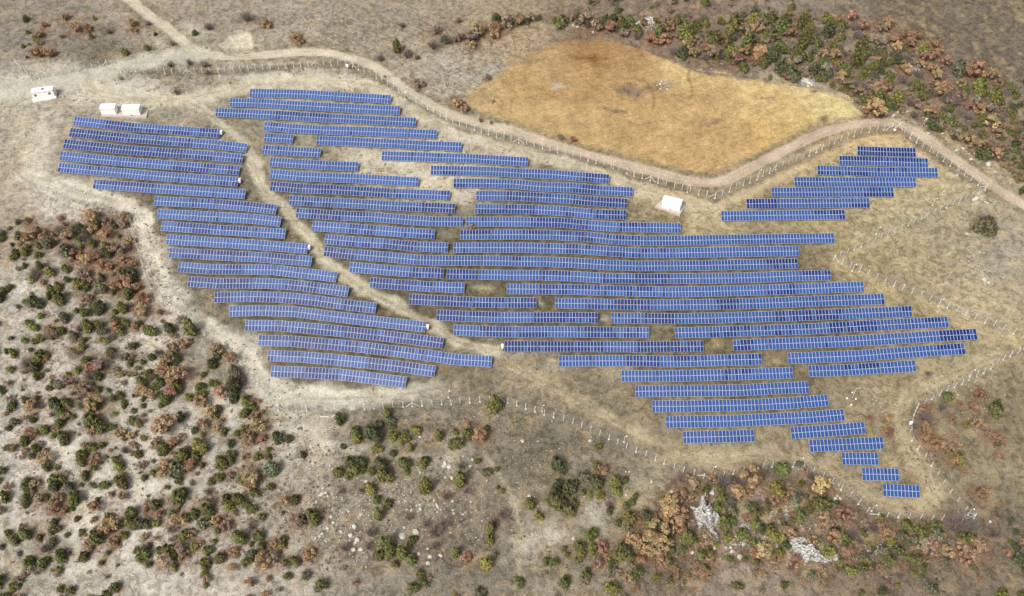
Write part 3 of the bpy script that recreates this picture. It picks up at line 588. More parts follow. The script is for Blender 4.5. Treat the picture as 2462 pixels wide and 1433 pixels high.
        if P is ROAD_LOOP or P is TRACK or P is TRACK_LOW or P is TRACK_EAST or P is TRACK_NE:                       # the two wheel ruts
            r = soft(np.abs(d - 0.95), 0.25, 0.45, x, y, 97, 0.3) * 0.5 * np.clip(0.2 + 2.2 * (fbm(x, y, 14, 2, 107) - 0.3), 0, 1)
            c = c * (1 - r[:, None]) + lin((172, 158, 132) if P is TRACK_LOW or P is ROAD_LOOP else (206, 192, 160)) * r[:, None]
            gm = soft(d, 0.28, 0.5, x, y, 109, 0.35) * 0.55 * np.clip(fbm(x, y, 8, 2, 113) * 3 - 0.8, 0, 1) * (m > .3)
            c = c * (1 - gm[:, None]) + lin((150, 140, 114)) * gm[:, None]
            z = z - 0.10 * soft(np.abs(d - 0.95), 0.3, 0.5, x, y, 97, 0.2)
    for k in range(1, 6):                                       # rank dry weeds along the foot of the fence
        P = G([[float(t) for t in q.split(',')] for q in FENCE_LINES[k].split()])
        paint(soft(polyline_dist(x, y, P), 1.5, 1.4, x, y, 111, 1.3) * 0.6, (128, 116, 96), 1.0)
    me_ = soft(polyline_dist(x, y, ROAD_ENTRY), 4.2, 3.0, x, y, 99, 2.4)
    paint(me_ * 0.9, (206, 201, 184), 0.15)
    mm = soft(dm, 1.95, 0.9, x, y, 101, 0.5)
    east = np.clip((x + 40) / 60, 0, 1)[:, None]
    cc = lin((218, 208, 186)) * (1 - east) + lin((214, 194, 170)) * east
    c = c * (1 - 0.92 * mm[:, None]) + 0.92 * mm[:, None] * cc
    tus *= (1 - 0.95 * mm); sto *= (1 - 0.8 * mm); fur *= (1 - mm); drag *= (1 - mm)
    r = soft(np.abs(dm - 0.9), 0.22, 0.4, x, y, 103, 0.2) * 0.45 * np.clip(0.4 + 1.6 * (fbm(x, y, 12, 2, 105) - 0.3), 0, 1)
    c = c * (1 - r[:, None]) + lin((176, 156, 132)) * r[:, None]
    # more stones low in the middle and on the scrub hill
    for (bx, by, sx, sy, s) in ((930, 1220, 260, 130, 1.0), (1300, 1150, 160, 120, .5), (1850, 1280, 190, 80, .9), (1950, 170, 330, 120, .9), (2300, 330, 110, 70, .8), (300, 1100, 260, 230, .3), (2330, 650, 80, 90, .6), (1430, 60, 120, 26, .9)):
        p = G([(bx, by)])[0]; e = G([(bx + sx, by), (bx, by - sy)])
        d = np.sqrt(((x - p[0]) / abs(e[0][0] - p[0])) ** 2 + ((y - p[1]) / abs(e[1][1] - p[1])) ** 2)
        sto = np.maximum(sto, np.clip(1.4 - d, 0, 1) * s)
    # relief: road bed, banks, small hummocks
    z = z - 0.25 * mm - 0.12 * me_
    rough = (1 - mm) * (1 - 0.7 * me_)
    z = z + rough * near * (0.34 * (fbm(x, y, 3.6, 3, 121) - 0.5) + 0.10 * (vnoise(x / 0.9, y / 0.9, 131) - 0.5))
    gul = in_poly(x, y, G([(-60, 560), (330, 540), (420, 700), (660, 960), (760, 1100), (720, 1500), (-80, 1500)]))
    z = z + np.where(gul, 0.9 * (np.abs(fbm(x, y, 11, 3, 141) - 0.5) * 2 - 0.3), 0) * near
    # albedo: what is seen in daylight is this soil under the sun
    alb = np.clip(c * ALBEDO_K, 0.01, 0.72)
    verts = np.stack([x, y, z], 1)
    ii, jj = np.meshgrid(np.arange(nx - 1), np.arange(ny - 1))
    a = (jj * nx + ii).ravel()
    quads = np.stack([a, a + 1, a + nx + 1, a + nx], 1)
    cx = (x[quads[:, 0]] + x[quads[:, 2]]) / 2; cy = (y[quads[:, 0]] + y[quads[:, 2]]) / 2
    road = mm[quads].mean(1) > 0.5
    fld = (fd[quads].min(1) > 0.3) & ~road
    for name, sel in (("ground", ~road & ~fld), ("dirt_road", road), ("field", fld)):
        q = quads[sel]
        used = np.unique(q)
        remap = np.full(len(x), -1, np.int64); remap[used] = np.arange(len(used))
        me = bpy.data.meshes.new(name)
        me.vertices.add(len(used)); me.vertices.foreach_set('co', verts[used].astype(np.float32).ravel())
        fl_ = remap[q].astype(np.int32)
        me.loops.add(fl_.size); me.loops.foreach_set('vertex_index', fl_.ravel())
        me.polygons.add(len(q)); me.polygons.foreach_set('loop_start', np.arange(0, fl_.size, 4, dtype=np.int32))
        me.polygons.foreach_set('use_smooth', np.ones(len(q), bool))
        for an, val in (('soil', alb), ('mask', np.stack([tus * near, sto * near, fur, drag], 1))):
            ca = me.color_attributes.new(an, 'FLOAT_COLOR', 'POINT')
            v4 = np.ones((len(used), 4), np.float32); v4[:, :val.shape[1]] = val[used]
            ca.data.foreach_set('color', v4.ravel())
        me.materials.append(M_GROUND)
        me.update(calc_edges=True); me.validate()
        o = bpy.data.objects.new(name, me); COL.objects.link(o)
        tag(o, kind='structure')
    return X, Y, z.reshape(ny, nx)

ALBEDO_K = np.array([0.735, 0.745, 0.75])
GX, GY, GZ = build_ground()
def height(x, y):
    """height of the finished ground (bilinear)"""
    i = int(np.clip(np.searchsorted(GX, x) - 1, 0, len(GX) - 2)); j = int(np.clip(np.searchsorted(GY, y) - 1, 0, len(GY) - 2))
    u = (x - GX[i]) / (GX[i + 1] - GX[i]); v = (y - GY[j]) / (GY[j + 1] - GY[j])
    return float((GZ[j, i] * (1 - u) + GZ[j, i + 1] * u) * (1 - v) + (GZ[j + 1, i] * (1 - u) + GZ[j + 1, i + 1] * u) * v)

def gp(px, py):
    p = on_ground(np.array([px]), np.array([py]))[0]
    return Vector((p[0], p[1], height(p[0], p[1])))

# ------------------------------------------------------------------ solar panel banks
# name-of-block ; modules across ; mid-line points in the photo ; darker modules (span of x, t top row / b bottom row / a both)
ROWS = {
'A': [
 (50,"177,290 319,306 529,321","250-320a 320-460b 480-529a"),
 (60,"167,318 308,332 522,348 593,356","167-310a 310-450b 450-468a"),
 (60,"153,345 298,360 512,375 584,382","153-300a 300-440a 440-512b 560-584b"),
 (60,"144,374 288,388 576,410","408-430b 432-505b 490-520t 545-577a"),
 (60,"140,402 357,422 573,437","140-146b 165-172b 214-220t 236-240t 252-256t 430-436b 515-573b"),
 (50,"224,442 371,453 590,467","224-240b 240-300t 300-370t")],
'B': [
 (40,"371,483 517,490 591,496 665,504","452-600t 600-660t 460-470b"),
 (40,"378,514 600,525.6 675,533.5","518-524b"),
 (40,"387.5,543 536,553.4 611,557.6 686.6,562","425-535t 460-505b 535-600t 611-618t"),
 (45,"399.6,575.4 475,580 625,589.3 740,598.2","399-405t"),
 (45,"406,607 482.4,611.6 633.5,619 749.5,628.4","435-480b 483-600t 640-710t"),
 (50,"428,641.6 504.7,647.5 579.7,648 656,648.7 809.7,666.3","428-500b 535-580t 505-580b"),
 (50,"451,676.7 527,681.7 602.5,680.5 681.4,682.7 760,691.4 837.7,702","451-600a 690-715t 685-760b 740-760t"),
 (50,"514.6,715.4 590,712.9 668.5,714.4 747.3,721 825.8,732.2 904.4,741","515-553a 600-668b 680-745b 745-800b 768-775t 826-850a 850-872b"),
 (60,"551,748.3 628,746.6 707,749 787.4,759.5 866.7,768.6 946,778 1023.6,786","700-703b"),
 (60,"589,782.5 668.5,783 747.3,789.7 827.6,797.4 907,805.8 987,815.2 1065.4,825.4","589-747b 747-805b 780-826t 826-907a 907-986b 925-970t 986-1065a"),
 (70,"621,818 700.7,820.2 861.8,833.8 942.3,843.7 1023.6,854 1102.8,864.8 1182.4,869","621-700t 701-862a 888-942a 944-1022t 1064-1070t"),
 (50,"642.4,854.6 722.5,858 804,864.8 885.8,872.7 967,882 1046.6,893.3","675-722t 642-665b 770-804b 886-966a 967-1010t 967-990b 1038-1046b"),
 (40,"650.7,892.8 731.7,895.7 814,900 895,909.4 976.7,919.5","660-730b 732-790t 740-813b 830-852b")],
'U': [
 (50,"600,223.3 668.5,224.5 736,226.5 803.5,230.7 939.3,239","920-925t"),
 (60,"552,246 618.6,247.3 687.8,251.8 756.5,255.5 893,263 961.6,265.6",""),
 (70,"518,269.8 586.4,272.8 655,276 724,280 793,284 1000,294","662-725t 725-792t 662-675b"),
 (60,"634.7,303 702,308.7 772.6,312.5 911,317 1050,323.4","634-668t 675-682b 842-850b"),
 (50,"760.4,337.5 829.5,339.7 1039,350.4 1109.5,353","886-892t"),
 (50,"917,374 986,376 1057,378.7 1128,381 1270,389.3","990-996t 1052-1056t"),
 (60,"1035,408.7 1106,410.4 1178,412 1250,416.3 1322,419 1393.5,425 1464.6,430.5","1063-1106b 1400-1432b 1405-1464t"),
 (60,"1090,440 1162,440.6 1233,442.5 1306,449 1378,451.3 1450,458 1521.6,461.4","1090-1128b 1400-1440t 1380-1432b"),
 (50,"1144.5,470.3 1216.6,470.5 1289.5,473.8 1364,478 1436.4,484.7 1508.5,489","1217-1289a 1289-1330t 1380-1434a 1436-1508a"),
 (50,"1141.5,501.3 1213.6,502.6 1287,503.8 1360,508 1433,515 1506,517","1141-1213b 1214-1287a 1360-1380b 1415-1506t 1433-1506b")],
'V': [
 (10,"635,330.5 705,334.3","648-655t"),
 (20,"630,359.3 699.5,363.3 771,367.5","640-650t 668-675t"),
 (30,"648,389 719,394 790,398 861,400.7",""),
 (50,"649,417.8 721,424 792.4,427 863.7,429.5 1006,437.6",""),
 (60,"649.4,447 720.5,453 793,455.5 865.5,459.7 937.3,464.2 1081.5,470","649-720a 720-790t 770-865b 795-865t 866-937a 945-955t 953-968b 1060-1082t"),
 (55,"695.3,481.5 803.5,487.2 876,490.7 948.5,495 1094,501.3","725-732t 760-768t 735-750b 770-795b 965-1094b 1014-1094t"),
 (55,"711.4,511.2 821,518.7 893.5,521.6 967,527.3 1040,532.3 1113.5,532.8","711-718t 740-880t 750-820b"),
 (40,"750.3,543.4 824,548 897.7,553.4 972,559 1045.4,563.5","835-900a 972-978b 1000-1045b 1032-1040t"),
 (40,"780.7,574.7 855,581.4 930,586 1003,593 1077.6,595.2","810-816b 835-855b 870-890b 888-900t 921-1003b 945-1003t")],
'W': [
 (70,"1120,532.8 1194,532.8 1268,533.5 1342,534.8 1415,541 1489,546 1637.6,548","1160-1165t 1275-1415a 1490-1495b 1490-1555t"),
 (120,"1106,564.8 1253,564 1327,565 1403,568.2 1476.5,576.4 1551.4,579 1626,578.6 1777,575.7 1930,573.2 2006,572.4","1106-1178t 1253-1326t 1345-1402t 1390-1402b 1403-1430b 1455-1462t 1478-1535t"),
 (110,"1089.7,595.5 1239.6,595.5 1315,596.7 1390,598.7 1464,604 1539,608.4 1614,608.4 1768,605.4 1921,603.4","1110-1118b 1315-1322t 1360-1390a 1392-1420t 1457-1463b 1473-1500b 1520-1538b 1539-1560t 1580-1605t"),
 (150,"779,604 854,612 929,617.8 1005,625.2 1080,626.4 1156,626.4 1307,629 1382,632 1458,637 1533.5,639.6 1687,638.3 1919,633.6","779-800a 800-855b 815-830t 1232-1255t 1841-1919t 1860-1890b"),
 (120,"1073.6,658.7 1149,660 1224,661.6 1300.6,661.6 1376,664 1453,669 1530,670.3 1684,669.3 1762,668.6 1840,666.6 1918,663 1998,661.6","1074-1148a 1301-1370t 1301-1315b 1340-1345b 1453-1460t 1483-1488t 1453-1530b 1530-1606a 1606-1612t 1925-1995t"),
 (110,"1218,694.6 1372,695.8 1449,698.3 1525.6,700.3 1603,702 1681,700.8 1759.5,699.5 1917,694.6 2077,689","1294-1362a 1371-1525t 1449-1460b 1480-1486b 1510-1525b 1526-1565t 1596-1603b 1840-1917b 1900-1917t"),
 (100,"1334,728.7 1412,730.2 1489.4,732.2 1566,733.4 1645,733 1724,731.7 1802.8,730.2 1963,724 2126.4,718.6","1412-1489b 1480-1489t 1489-1566a 1724-1778t 1733-1772b 2120-2126b"),
 (90,"1468.4,764.4 1626,766.2 1705,765 1864.5,760.7 2027.5,755 2193,748.3","1484-1500t 1520-1540b 1547-1625a 1866-2000t 1866-1890b 1906-2010b 2012-2028a 2070-2075t 2168-2193t"),
 (80,"1622,800.3 1702,798.4 1783,796 1945,791.2 2028,786.2 2111,781.8 2280,774","1702-1783b 1743-1783t 1784-1806t 1838-1846t 1865-1880b 1898-1904b 1938-1945a 1990-2028b 1994-2110t 2028-2110b 2220-2262t"),
 (70,"1762.7,831 1844,827 2009,822 2092.5,817.7 2178,812.7 2263.4,807.3 2349,803.3","1763-1803b 1776-1812t 1985-1992b 2263-2349a"),
 (50,"1893.7,861.8 1976.5,858.6 2061,856 2146.5,849.4 2233.7,843.7 2320,838","2250-2320t 2305-2320b"),
 (30,"1943.8,892.3 2028,890.3 2114.8,884.6 2202,879.4","2028-2045t 2068-2114t")],
'X': [
 (30,"840.4,641.8 915.5,648.2 991,654.2 1067,657.4","930-938t 983-991b 991-1067a"),
 (30,"889,679 964.6,684.7 1041,689.6 1117,692","889-965a 965-1040t 966-985b"),
 (40,"983,718.8 1058.7,722.8 1137,726.5 1213,728 1290,727.8","983-1060a 1060-1140t 1060-1130b 1140-1200b 1175-1212t 1222-1290a"),
 (50,"1049.6,757 1126.4,760.7 1204.4,763.2 1360,763.2 1438.4,764","1050-1118a 1128-1195t 1283-1360a 1360-1438a"),
 (60,"1090,793.4 1168,796.6 1246.5,798 1324.6,797.4 1482.7,799 1561.5,799.6","1150-1168t 1168-1234a 1245-1320b 1390-1396t 1403-1475t 1410-1480b 1507-1513t 1500-1540b 1530-1535t 1556-1561b"),
 (60,"1212.4,832.6 1371,833 1531,833.8 1692,832.8","1212-1450a 1531-1610a 1610-1692a")],
'D': [
 (60,"1343,868.2 1504,867.2 1586,869 1668,868.5 1750,865.5 1832,863.5","1416-1423t 1504-1586a 1620-1660t 1668-1676t 1684-1692t 1750-1758t 1800-1832t 1800-1808b"),
 (50,"1493.4,904.2 1575,904.4 1657.4,903.2 1740.4,901.2 1907,896.2","1741-1755a 1766-1772t 1780-1805t"),
 (50,"1526.8,941 1609,939.8 1775,939 1859,934 1945,931.2",""),
 (50,"1567,976.8 1650.5,976.8 1734.7,975 1820,973.3 1905.4,968.8 1991.4,962",""),
 (50,"1600.4,1014.7 1770,1012.2 1856,1007.5 1942.6,1004 2030,996.8",""),
 (20,"1641.5,1051.5 1727,1049.7 1814,1047.3",""),
 (20,"1901,1041.3 1988,1035.8 2080,1028.3",""),
 (20,"1945.8,1072.3 2035,1068.3 2125,1064.6",""),
 (10,"2023.6,1102.8 2112.3,1102.8",""),
 (10,"2072.4,1139.7 2161.6,1141.4",""),
 (10,"2122.2,1177.8 2212,1182","")],
'E': [
 (20,"2061,362 2131.4,365 2202,366.5","2061-2202a"),
 (30,"2017.6,385.4 2090,387.3 2161.3,389.3 2231.7,391.6","2017-2160t 2160-2232t 2017-2024b"),
 (40,"1965,409 2037,411 2110,413.4 2255,415","1965-1995b 2018-2022b 2040-2090b 2110-2116t 2140-2152t 2168-2180t"),
 (40,"1909.6,436.4 1981.5,437 2202.7,438",""),
 (40,"1854.6,462.2 2000.8,461.7 2149,461.7","2090-2105t 2112-2118t 2076-2149b"),
 (40,"1794.4,489.7 1867,489 2091,487.7","1794-1867a 2048-2091b"),
 (40,"1733.7,519.2 1882,517.4 2032,515.7","1957-2032t 2018-2032b")]}

ORD = ["first", "second", "third", "fourth", "fifth", "sixth", "seventh", "eighth", "ninth", "tenth", "eleventh", "twelfth", "thirteenth", "fourteenth", "fifteenth", "sixteenth",
       "seventeenth", "eighteenth", "nineteenth", "twentieth"]
NUMW = {1: "one", 2: "two", 3: "three", 4: "four", 5: "five", 6: "six", 7: "seven", 8: "eight", 9: "nine", 10: "ten", 11: "eleven", 12: "twelve", 15: "fifteen"}
BLOCK = {'A': ("down in the block below the two white kiosks", "solar banks below the white kiosks"),
         'B': ("down in the lower block between fence and dirt track", "solar banks between the fence and the dirt track"),
         'U': ("down of the banks stepping along the upper inner track", "solar banks stepping along the upper track"),
         'V': ("down of the banks starting beside the dirt track", "solar banks starting beside the dirt track"),
         'W': ("down of the wide middle banks near the fence notch", "wide solar banks in the middle"),
         'X': ("down of the banks on the lower dirt track", "solar banks along the lower dirt track"),
         'D': ("down of the tail at lower right", "solar banks of the lower right tail"),
         'E': ("down of the small triangle below the golden field", "solar banks in the triangle below the field")}
MOD_W, MOD_H, TILT = 1.0, 1.655, math.radians(27)
LIGHT_C, DARK_C = lin((62, 100, 174)) * 0.50, lin((30, 62, 144)) * 0.46
PRM = random.Random(23)

def panel_table(n, L, dark_of, parent, M, base_tone):
    """n x 2 modules on one tilted table, L metres long; M places it (x along, y up the tilt, z out of the glass)"""
    V, F, MI, C = [], [], [], []
    w = L / n
    bw = 0.047
    def q(a, b, c, d, m, col):
        k = len(V); V.extend((a, b, c, d)); F.append((k, k + 1, k + 2, k + 3)); MI.append(m); C.append(col)
    for r in (0, 1):                                     # 0 = lower course
        y0 = -MOD_H - 0.012 if r == 0 else 0.012
        y1 = y0 + MOD_H
        for i in range(n):
            x0 = -L / 2 + i * w + 0.008; x1 = x0 + w - 0.016
            dk = dark_of(i, r)
            t = DARK_C if dk else LIGHT_C
            j = 1 + PRM.uniform(-0.06, 0.06) + base_tone
            if not dk and PRM.random() < 0.02: t = 0.5 * (DARK_C + LIGHT_C)
            col = (t[0] * j * PRM.uniform(.92, 1.10), t[1] * j * PRM.uniform(.95, 1.05), t[2] * j)
            zt = 0.0; zg = -0.004
            q((x0 + bw, y0 + bw, zg), (x1 - bw, y0 + bw, zg), (x1 - bw, y1 - bw, zg), (x0 + bw, y1 - bw, zg), 0, col)
            o = [(x0, y0), (x1, y0), (x1, y1), (x0, y1)]
            e = [(x0 + bw, y0 + bw), (x1 - bw, y0 + bw), (x1 - bw, y1 - bw), (x0 + bw, y1 - bw)]
            for a in range(4):
                b = (a + 1) % 4
                q((*o[a], zt), (*o[b], zt), (*e[b], zt), (*e[a], zt), 1, (1, 1, 1))
                q((*o[b], zt), (*o[a], zt), (*o[a], -0.04), (*o[b], -0.04), 1, (1, 1, 1))
            q((o[0][0], o[0][1], -0.04), (o[3][0], o[3][1], -0.04), (o[2][0], o[2][1], -0.04), (o[1][0], o[1][1], -0.04), 1, (1, 1, 1))
    P = [M @ Vector(v) for v in V]
    ob = mesh_obj("panel_table", P, F, [M_CELL, M_ALU], parent, MI)
    at = ob.data.attributes.new('cell', 'FLOAT_COLOR', 'FACE')
    at.data.foreach_set('color', np.array([(*c, 1.0) for c in C], np.float32).ravel())
    return ob

def panel_frame(L, parent, M, org):
    mb = MB()
    for yy in (-1.15, -0.35, 0.45, 1.25):
        mb.bar(M @ Vector((-L / 2 + 0.03, yy, -0.085)), M @ Vector((L / 2 - 0.03, yy, -0.085)), 0.06, 0.06)
    n = max(2, int(round(L / 2.6)) + 1)
    for i in range(n):
        xx = -L / 2 + 0.6 + (L - 1.2) * i / (n - 1)
        a = M @ Vector((xx, -1.4, -0.16)); b = M @ Vector((xx, 1.4, -0.16))
        mb.bar(a, b, 0.07, 0.08)
        for p in (M @ Vector((xx, -0.9, -0.18)), M @ Vector((xx, 0.9, -0.18))):
            g = height(p.x + org.x, p.y + org.y) - org.z
            mb.bar((p.x, p.y, g - 0.35), p, 0.09)
    return mb.build("support_frame", M_STEEL, parent)

def build_rows():
    for blk, rows in ROWS.items():
        for k, (n, pts, dark) in enumerate(rows):
            a = np.array([[float(t) for t in q.split(',')] for q in pts.split()])
            W = on_ground(a[:, 0], a[:, 1], 1.35)
            seg = np.linalg.norm(np.diff(W, axis=0), axis=1); s = np.concatenate([[0], np.cumsum(seg)])
            def at(u):
                return Vector([np.interp(u * s[-1], s, W[:, i]) for i in range(3)])
            def pxat(u):
                return np.interp(u * s[-1], s, a[:, 0])
            D = []
            for d in dark.split():
                lo, hi = d[:-1].split('-'); D.append((float(lo), float(hi), d[-1]))
            # modules per table
            sizes = []; left = n
            if n in (55,): sizes = [15] + [10] * 4
            else:
                while left > 0: sizes.append(min(10, left)); left -= 10
            mid = at(0.5)
            org = Vector((mid.x, mid.y, height(mid.x, mid.y)))
            root = empty("solar_panel_bank", org)
            nt = len(sizes)
            where, grp = BLOCK[blk]
            what = "single blue solar table" if nt == 1 else f"solar bank of {NUMW[nt]} tables"
            tag(root, f"{what}, {ORD[k]} {where}", "solar array", grp)
            c0 = 0; tone = PRM.uniform(-0.10, 0.10)
            for sz in sizes:
                p0, p1 = at(c0 / n), at((c0 + sz) / n)
                ux = (p1 - p0).normalized(); L = (p1 - p0).length - 0.14
                back = Vector((-ux.y, ux.x, 0)).normalized()          # up the slope, away from the viewer
                ty = (back * math.cos(TILT) + Vector((0, 0, 1)) * math.sin(TILT)); ty = (ty - ux * ty.dot(ux)).normalized()
                tz = ux.cross(ty)
                c = (p0 + p1) / 2 - org
                M = Matrix(((ux.x, ty.x, tz.x, c.x), (ux.y, ty.y, tz.y, c.y), (ux.z, ty.z, tz.z, c.z), (0, 0, 0, 1)))
                def dk(i, r, c0=c0):
                    x = pxat((c0 + i + 0.5) / n)
                    for lo, hi, w in D:
                        if lo <= x <= hi and (w == 'a' or (w == 't') == (r == 1)):
                            return PRM.random() < 0.90
                    return False
                t = panel_table(sz, L, dk, root, M, tone + PRM.uniform(-0.07, 0.07))
                panel_frame(L, t, M, org)
                c0 += sz
build_rows()

# ------------------------------------------------------------------ perimeter fence, run by run
def build_fences():
    rr = random.Random(5)
    for pts, label, side in RUNS:
        a = np.array([[float(t) for t in q.split(',')] for q in pts.split()])
        W = G(a)
        seg = np.linalg.norm(np.diff(W[:, :2], axis=0), axis=1); s = np.concatenate([[0], np.cumsum(seg)])
        n = max(2, int(round(s[-1] / 2.75)))
        P = []
        for i in range(n + 1):
            u = s[-1] * i / n
            x, y = np.interp(u, s, W[:, 0]), np.interp(u, s, W[:, 1])
            if 0 < i < n: x += rr.uniform(-.12, .12); y += rr.uniform(-.12, .12)
            P.append(Vector((x, y, height(x, y))))
        org = P[n // 2].copy()
        root = empty("perimeter_fence", org)
        tag(root, label, "fence", "perimeter fence of the solar farm")
        HT, BT = 2.05, 0.42
        tops = []; elbows = []
        for i, p in enumerate(P):
            d = (P[min(i + 1, n)] - P[max(i - 1, 0)]); d.z = 0; d.normalize()
            out = Vector((-d.y, d.x, 0)) * side
            lean = Vector((rr.uniform(-.05, .05), rr.uniform(-.05, .05), 0))
            b = p - org
            t = b + Vector((0, 0, HT)) + lean
            e = t + out * BT * 0.7 + Vector((0, 0, BT * 0.7))
            mb = MB()
            mb.bar(b - Vector((0, 0, 0.4)), t, 0.14)
            mb.bar(t - Vector((0, 0, 0.05)), e, 0.12, taper=0.85)
            if rr.random() < 0.4: mb.box((b.x, b.y, b.z + 0.02), (0.45, 0.45, 0.25))
            mb.build("post", M_CONC, root)
            elbows.append(t); tops.append(e)
            if i in (0, n) or (i % 17 == 9 and n > 22):                  # corner and strain posts carry slanting braces
                for sgn in (-1, 1):
                    j = i + sgn
                    if j < 0 or j > n: continue
                    q = P[j] - org; foot = b + (q - b) * 0.75
                    foot.z = height(foot.x + org.x, foot.y + org.y) - org.z
                    m2 = MB(); m2.bar(foot - Vector((0, 0, .15)), b + (t - b) * 0.92, 0.14); m2.build("brace", M_CONC, root)
        w = MB()
        for i in range(n):
            b0, b1 = P[i] - org, P[i + 1] - org
            for k in range(9):
                f = 0.04 + k * 0.115
                w.bar(b0.lerp(elbows[i], f), b1.lerp(elbows[i + 1], f), 0.011)
            for f in (0.5, 1.0):
                w.bar(elbows[i].lerp(tops[i], f), elbows[i + 1].lerp(tops[i + 1], f), 0.016)
            for k in range(11):
                u = (k + 0.5) / 11
                w.bar(b0.lerp(b1, u) + Vector((0, 0, .05)), elbows[i].lerp(elbows[i + 1], u), 0.009)
        w.build("wire_mesh", M_WIRE, root)
build_fences()

# ------------------------------------------------------------------ cabins, kiosks, boxes
def pitched_box(mb, L, D, H, rise, over, m_wall=0, m_roof=1, z0=0.0):
    mb.box((0, 0, z0 + H / 2), (L, D, H), m_wall)

def office():
    p = gp(107, 237.5)
    yaw = math.radians(14)
    up = max(height(p.x + dx, p.y + dy) for dx in (-3.5, 0, 3.5) for dy in (-1.5, 0, 1.5))
    root = empty("office_cabin", (p.x, p.y + 0.9, up), yaw)
    tag(root, "white portable office cabin with two dark windows and flat roof", "cabin")
    b = MB(); b.box((0, 0, -0.25), (8.0, 3.6, 0.95)); b.build("plinth", M_WHITE, root)
    b = MB(); b.box((0, 0.1, 1.56), (7.2, 2.6, 2.65))
    for x in (-3.58, -1.25, 0.95, 3.58): b.box((x, -1.21, 1.56), (0.06, 0.04, 2.6))
    b.build("wall", M_WHITE, root)
    b = MB(); b.box((0, 0.1, 2.955), (7.36, 2.78, 0.13)); b.box((0, -1.30, 2.86), (7.36, 0.03, 0.06), 1)
    rf = b.build("roof", [M_ROOF, M_GREY], root)
    v = MB()
    n = 20
    vs = []; fs = []
    for r, z in ((0.52, 0.0), (0.52, 0.14), (0.24, 0.14), (0.24, 0.0)):
        vs += [(0.25 + r * math.cos(2 * math.pi * i / n), 0.1 + r * math.sin(2 * math.pi * i / n), 3.02 + z) for i in range(n)]
    for k in range(3): fs += [(k * n + i, k * n + (i + 1) % n, (k + 1) * n + (i + 1) % n, (k + 1) * n + i) for i in range(n)]
    v.add(vs, fs); v.build("roof_ring", simple_mat("ring_dark_blue", (0.10, 0.13, 0.17), 0.5), rf)
    for x in (-2.45, 2.25):
        f = MB()
        for xx in (x - 0.43, x + 0.43): f.box((xx, -1.215, 1.75), (0.07, 0.05, 1.15))
        for zz in (1.2, 2.3): f.box((x, -1.215, zz), (0.80, 0.05, 0.07))
        f.box((x + 0.06, -1.215, 1.75), (0.08, 0.05, 1.04))
        fo = f.build("window", M_WHITE, root)
        g = MB(); g.box((x - 0.19, -1.205, 1.75), (0.41, 0.03, 1.03)); g.box((x + 0.245, -1.205, 1.85), (0.27, 0.03, 0.85)); g.build("pane", M_DARK, fo)
    d = MB(); d.box((-0.15, -1.215, 1.30), (0.95, 0.05, 2.05)); do = d.build("door", M_WHITE, root)
    h = MB(); h.box((0.2, -1.255, 1.3), (0.04, 0.04, 0.16)); h.build("handle", M_GREY, do)
    a = MB(); a.box((3.95, 0.25, 1.9), (0.5, 0.9, 0.7)); a.box((4.21, 0.25, 1.9), (0.03, 0.55, 0.5), 1); a.build("air_conditioner", [M_WHITE, M_GREY], root)
office()

def kiosk(px, py, L, D, H, yaw, label, doors, seam=True):
    p = gp(px, py)
    z = max(height(p.x + a, p.y + b) for a in (-L / 2, 0, L / 2) for b in (-D / 2, 0, D / 2)) + 0.16
    root = empty("transformer_kiosk", (p.x, p.y, z), yaw)
    tag(root, label, "kiosk", "white transformer kiosks")
    b = MB(); b.box((0, 0, H / 2 + 0.06), (L, D, H)); b.build("wall", M_WHITE, root)
    b = MB(); b.box((0, 0, 0.0), (L - 0.12, D - 0.12, 0.14)); b.build("base_rail", M_GREY, root)
    b = MB()
    l, d = L / 2 + 0.14, D / 2 + 0.16
    z0 = H + 0.06
    vs = [(-l, -d, z0), (l, -d, z0), (l, d, z0), (-l, d, z0), (-l, -d, z0 + .10), (l, -d, z0 + .10), (l, d, z0 + .10), (-l, d, z0 + .10), (-l + .1, 0, z0 + .30), (l - .1, 0, z0 + .30)]
    b.add(vs, [(3, 2, 1, 0), (0, 1, 5, 4), (1, 2, 6, 5), (2, 3, 7, 6), (3, 0, 4, 7), (4, 5, 9, 8), (6, 7, 8, 9), (5, 6, 9), (7, 4, 8)])
    b.build("roof", M_ROOF, root)
    for (x, w) in doors:
        m = MB(); m.box((x, -D / 2 - 0.02, H / 2 + 0.04), (w, 0.04, H - 0.3)); do = m.build("door", M_WHITE, root)
        m = MB(); m.box((x + w / 2 - 0.15, -D / 2 - 0.06, H / 2), (0.05, 0.05, 0.25)); m.build("handle", M_GREY, do)
    if doors:
        m = MB(); m.box((doors[0][0] + doors[0][1] / 2 + 0.06, -D / 2 - 0.25, 0.05), (0.35, 0.35, 0.3)); m.build("cable_box", M_BARK, root)
    return root

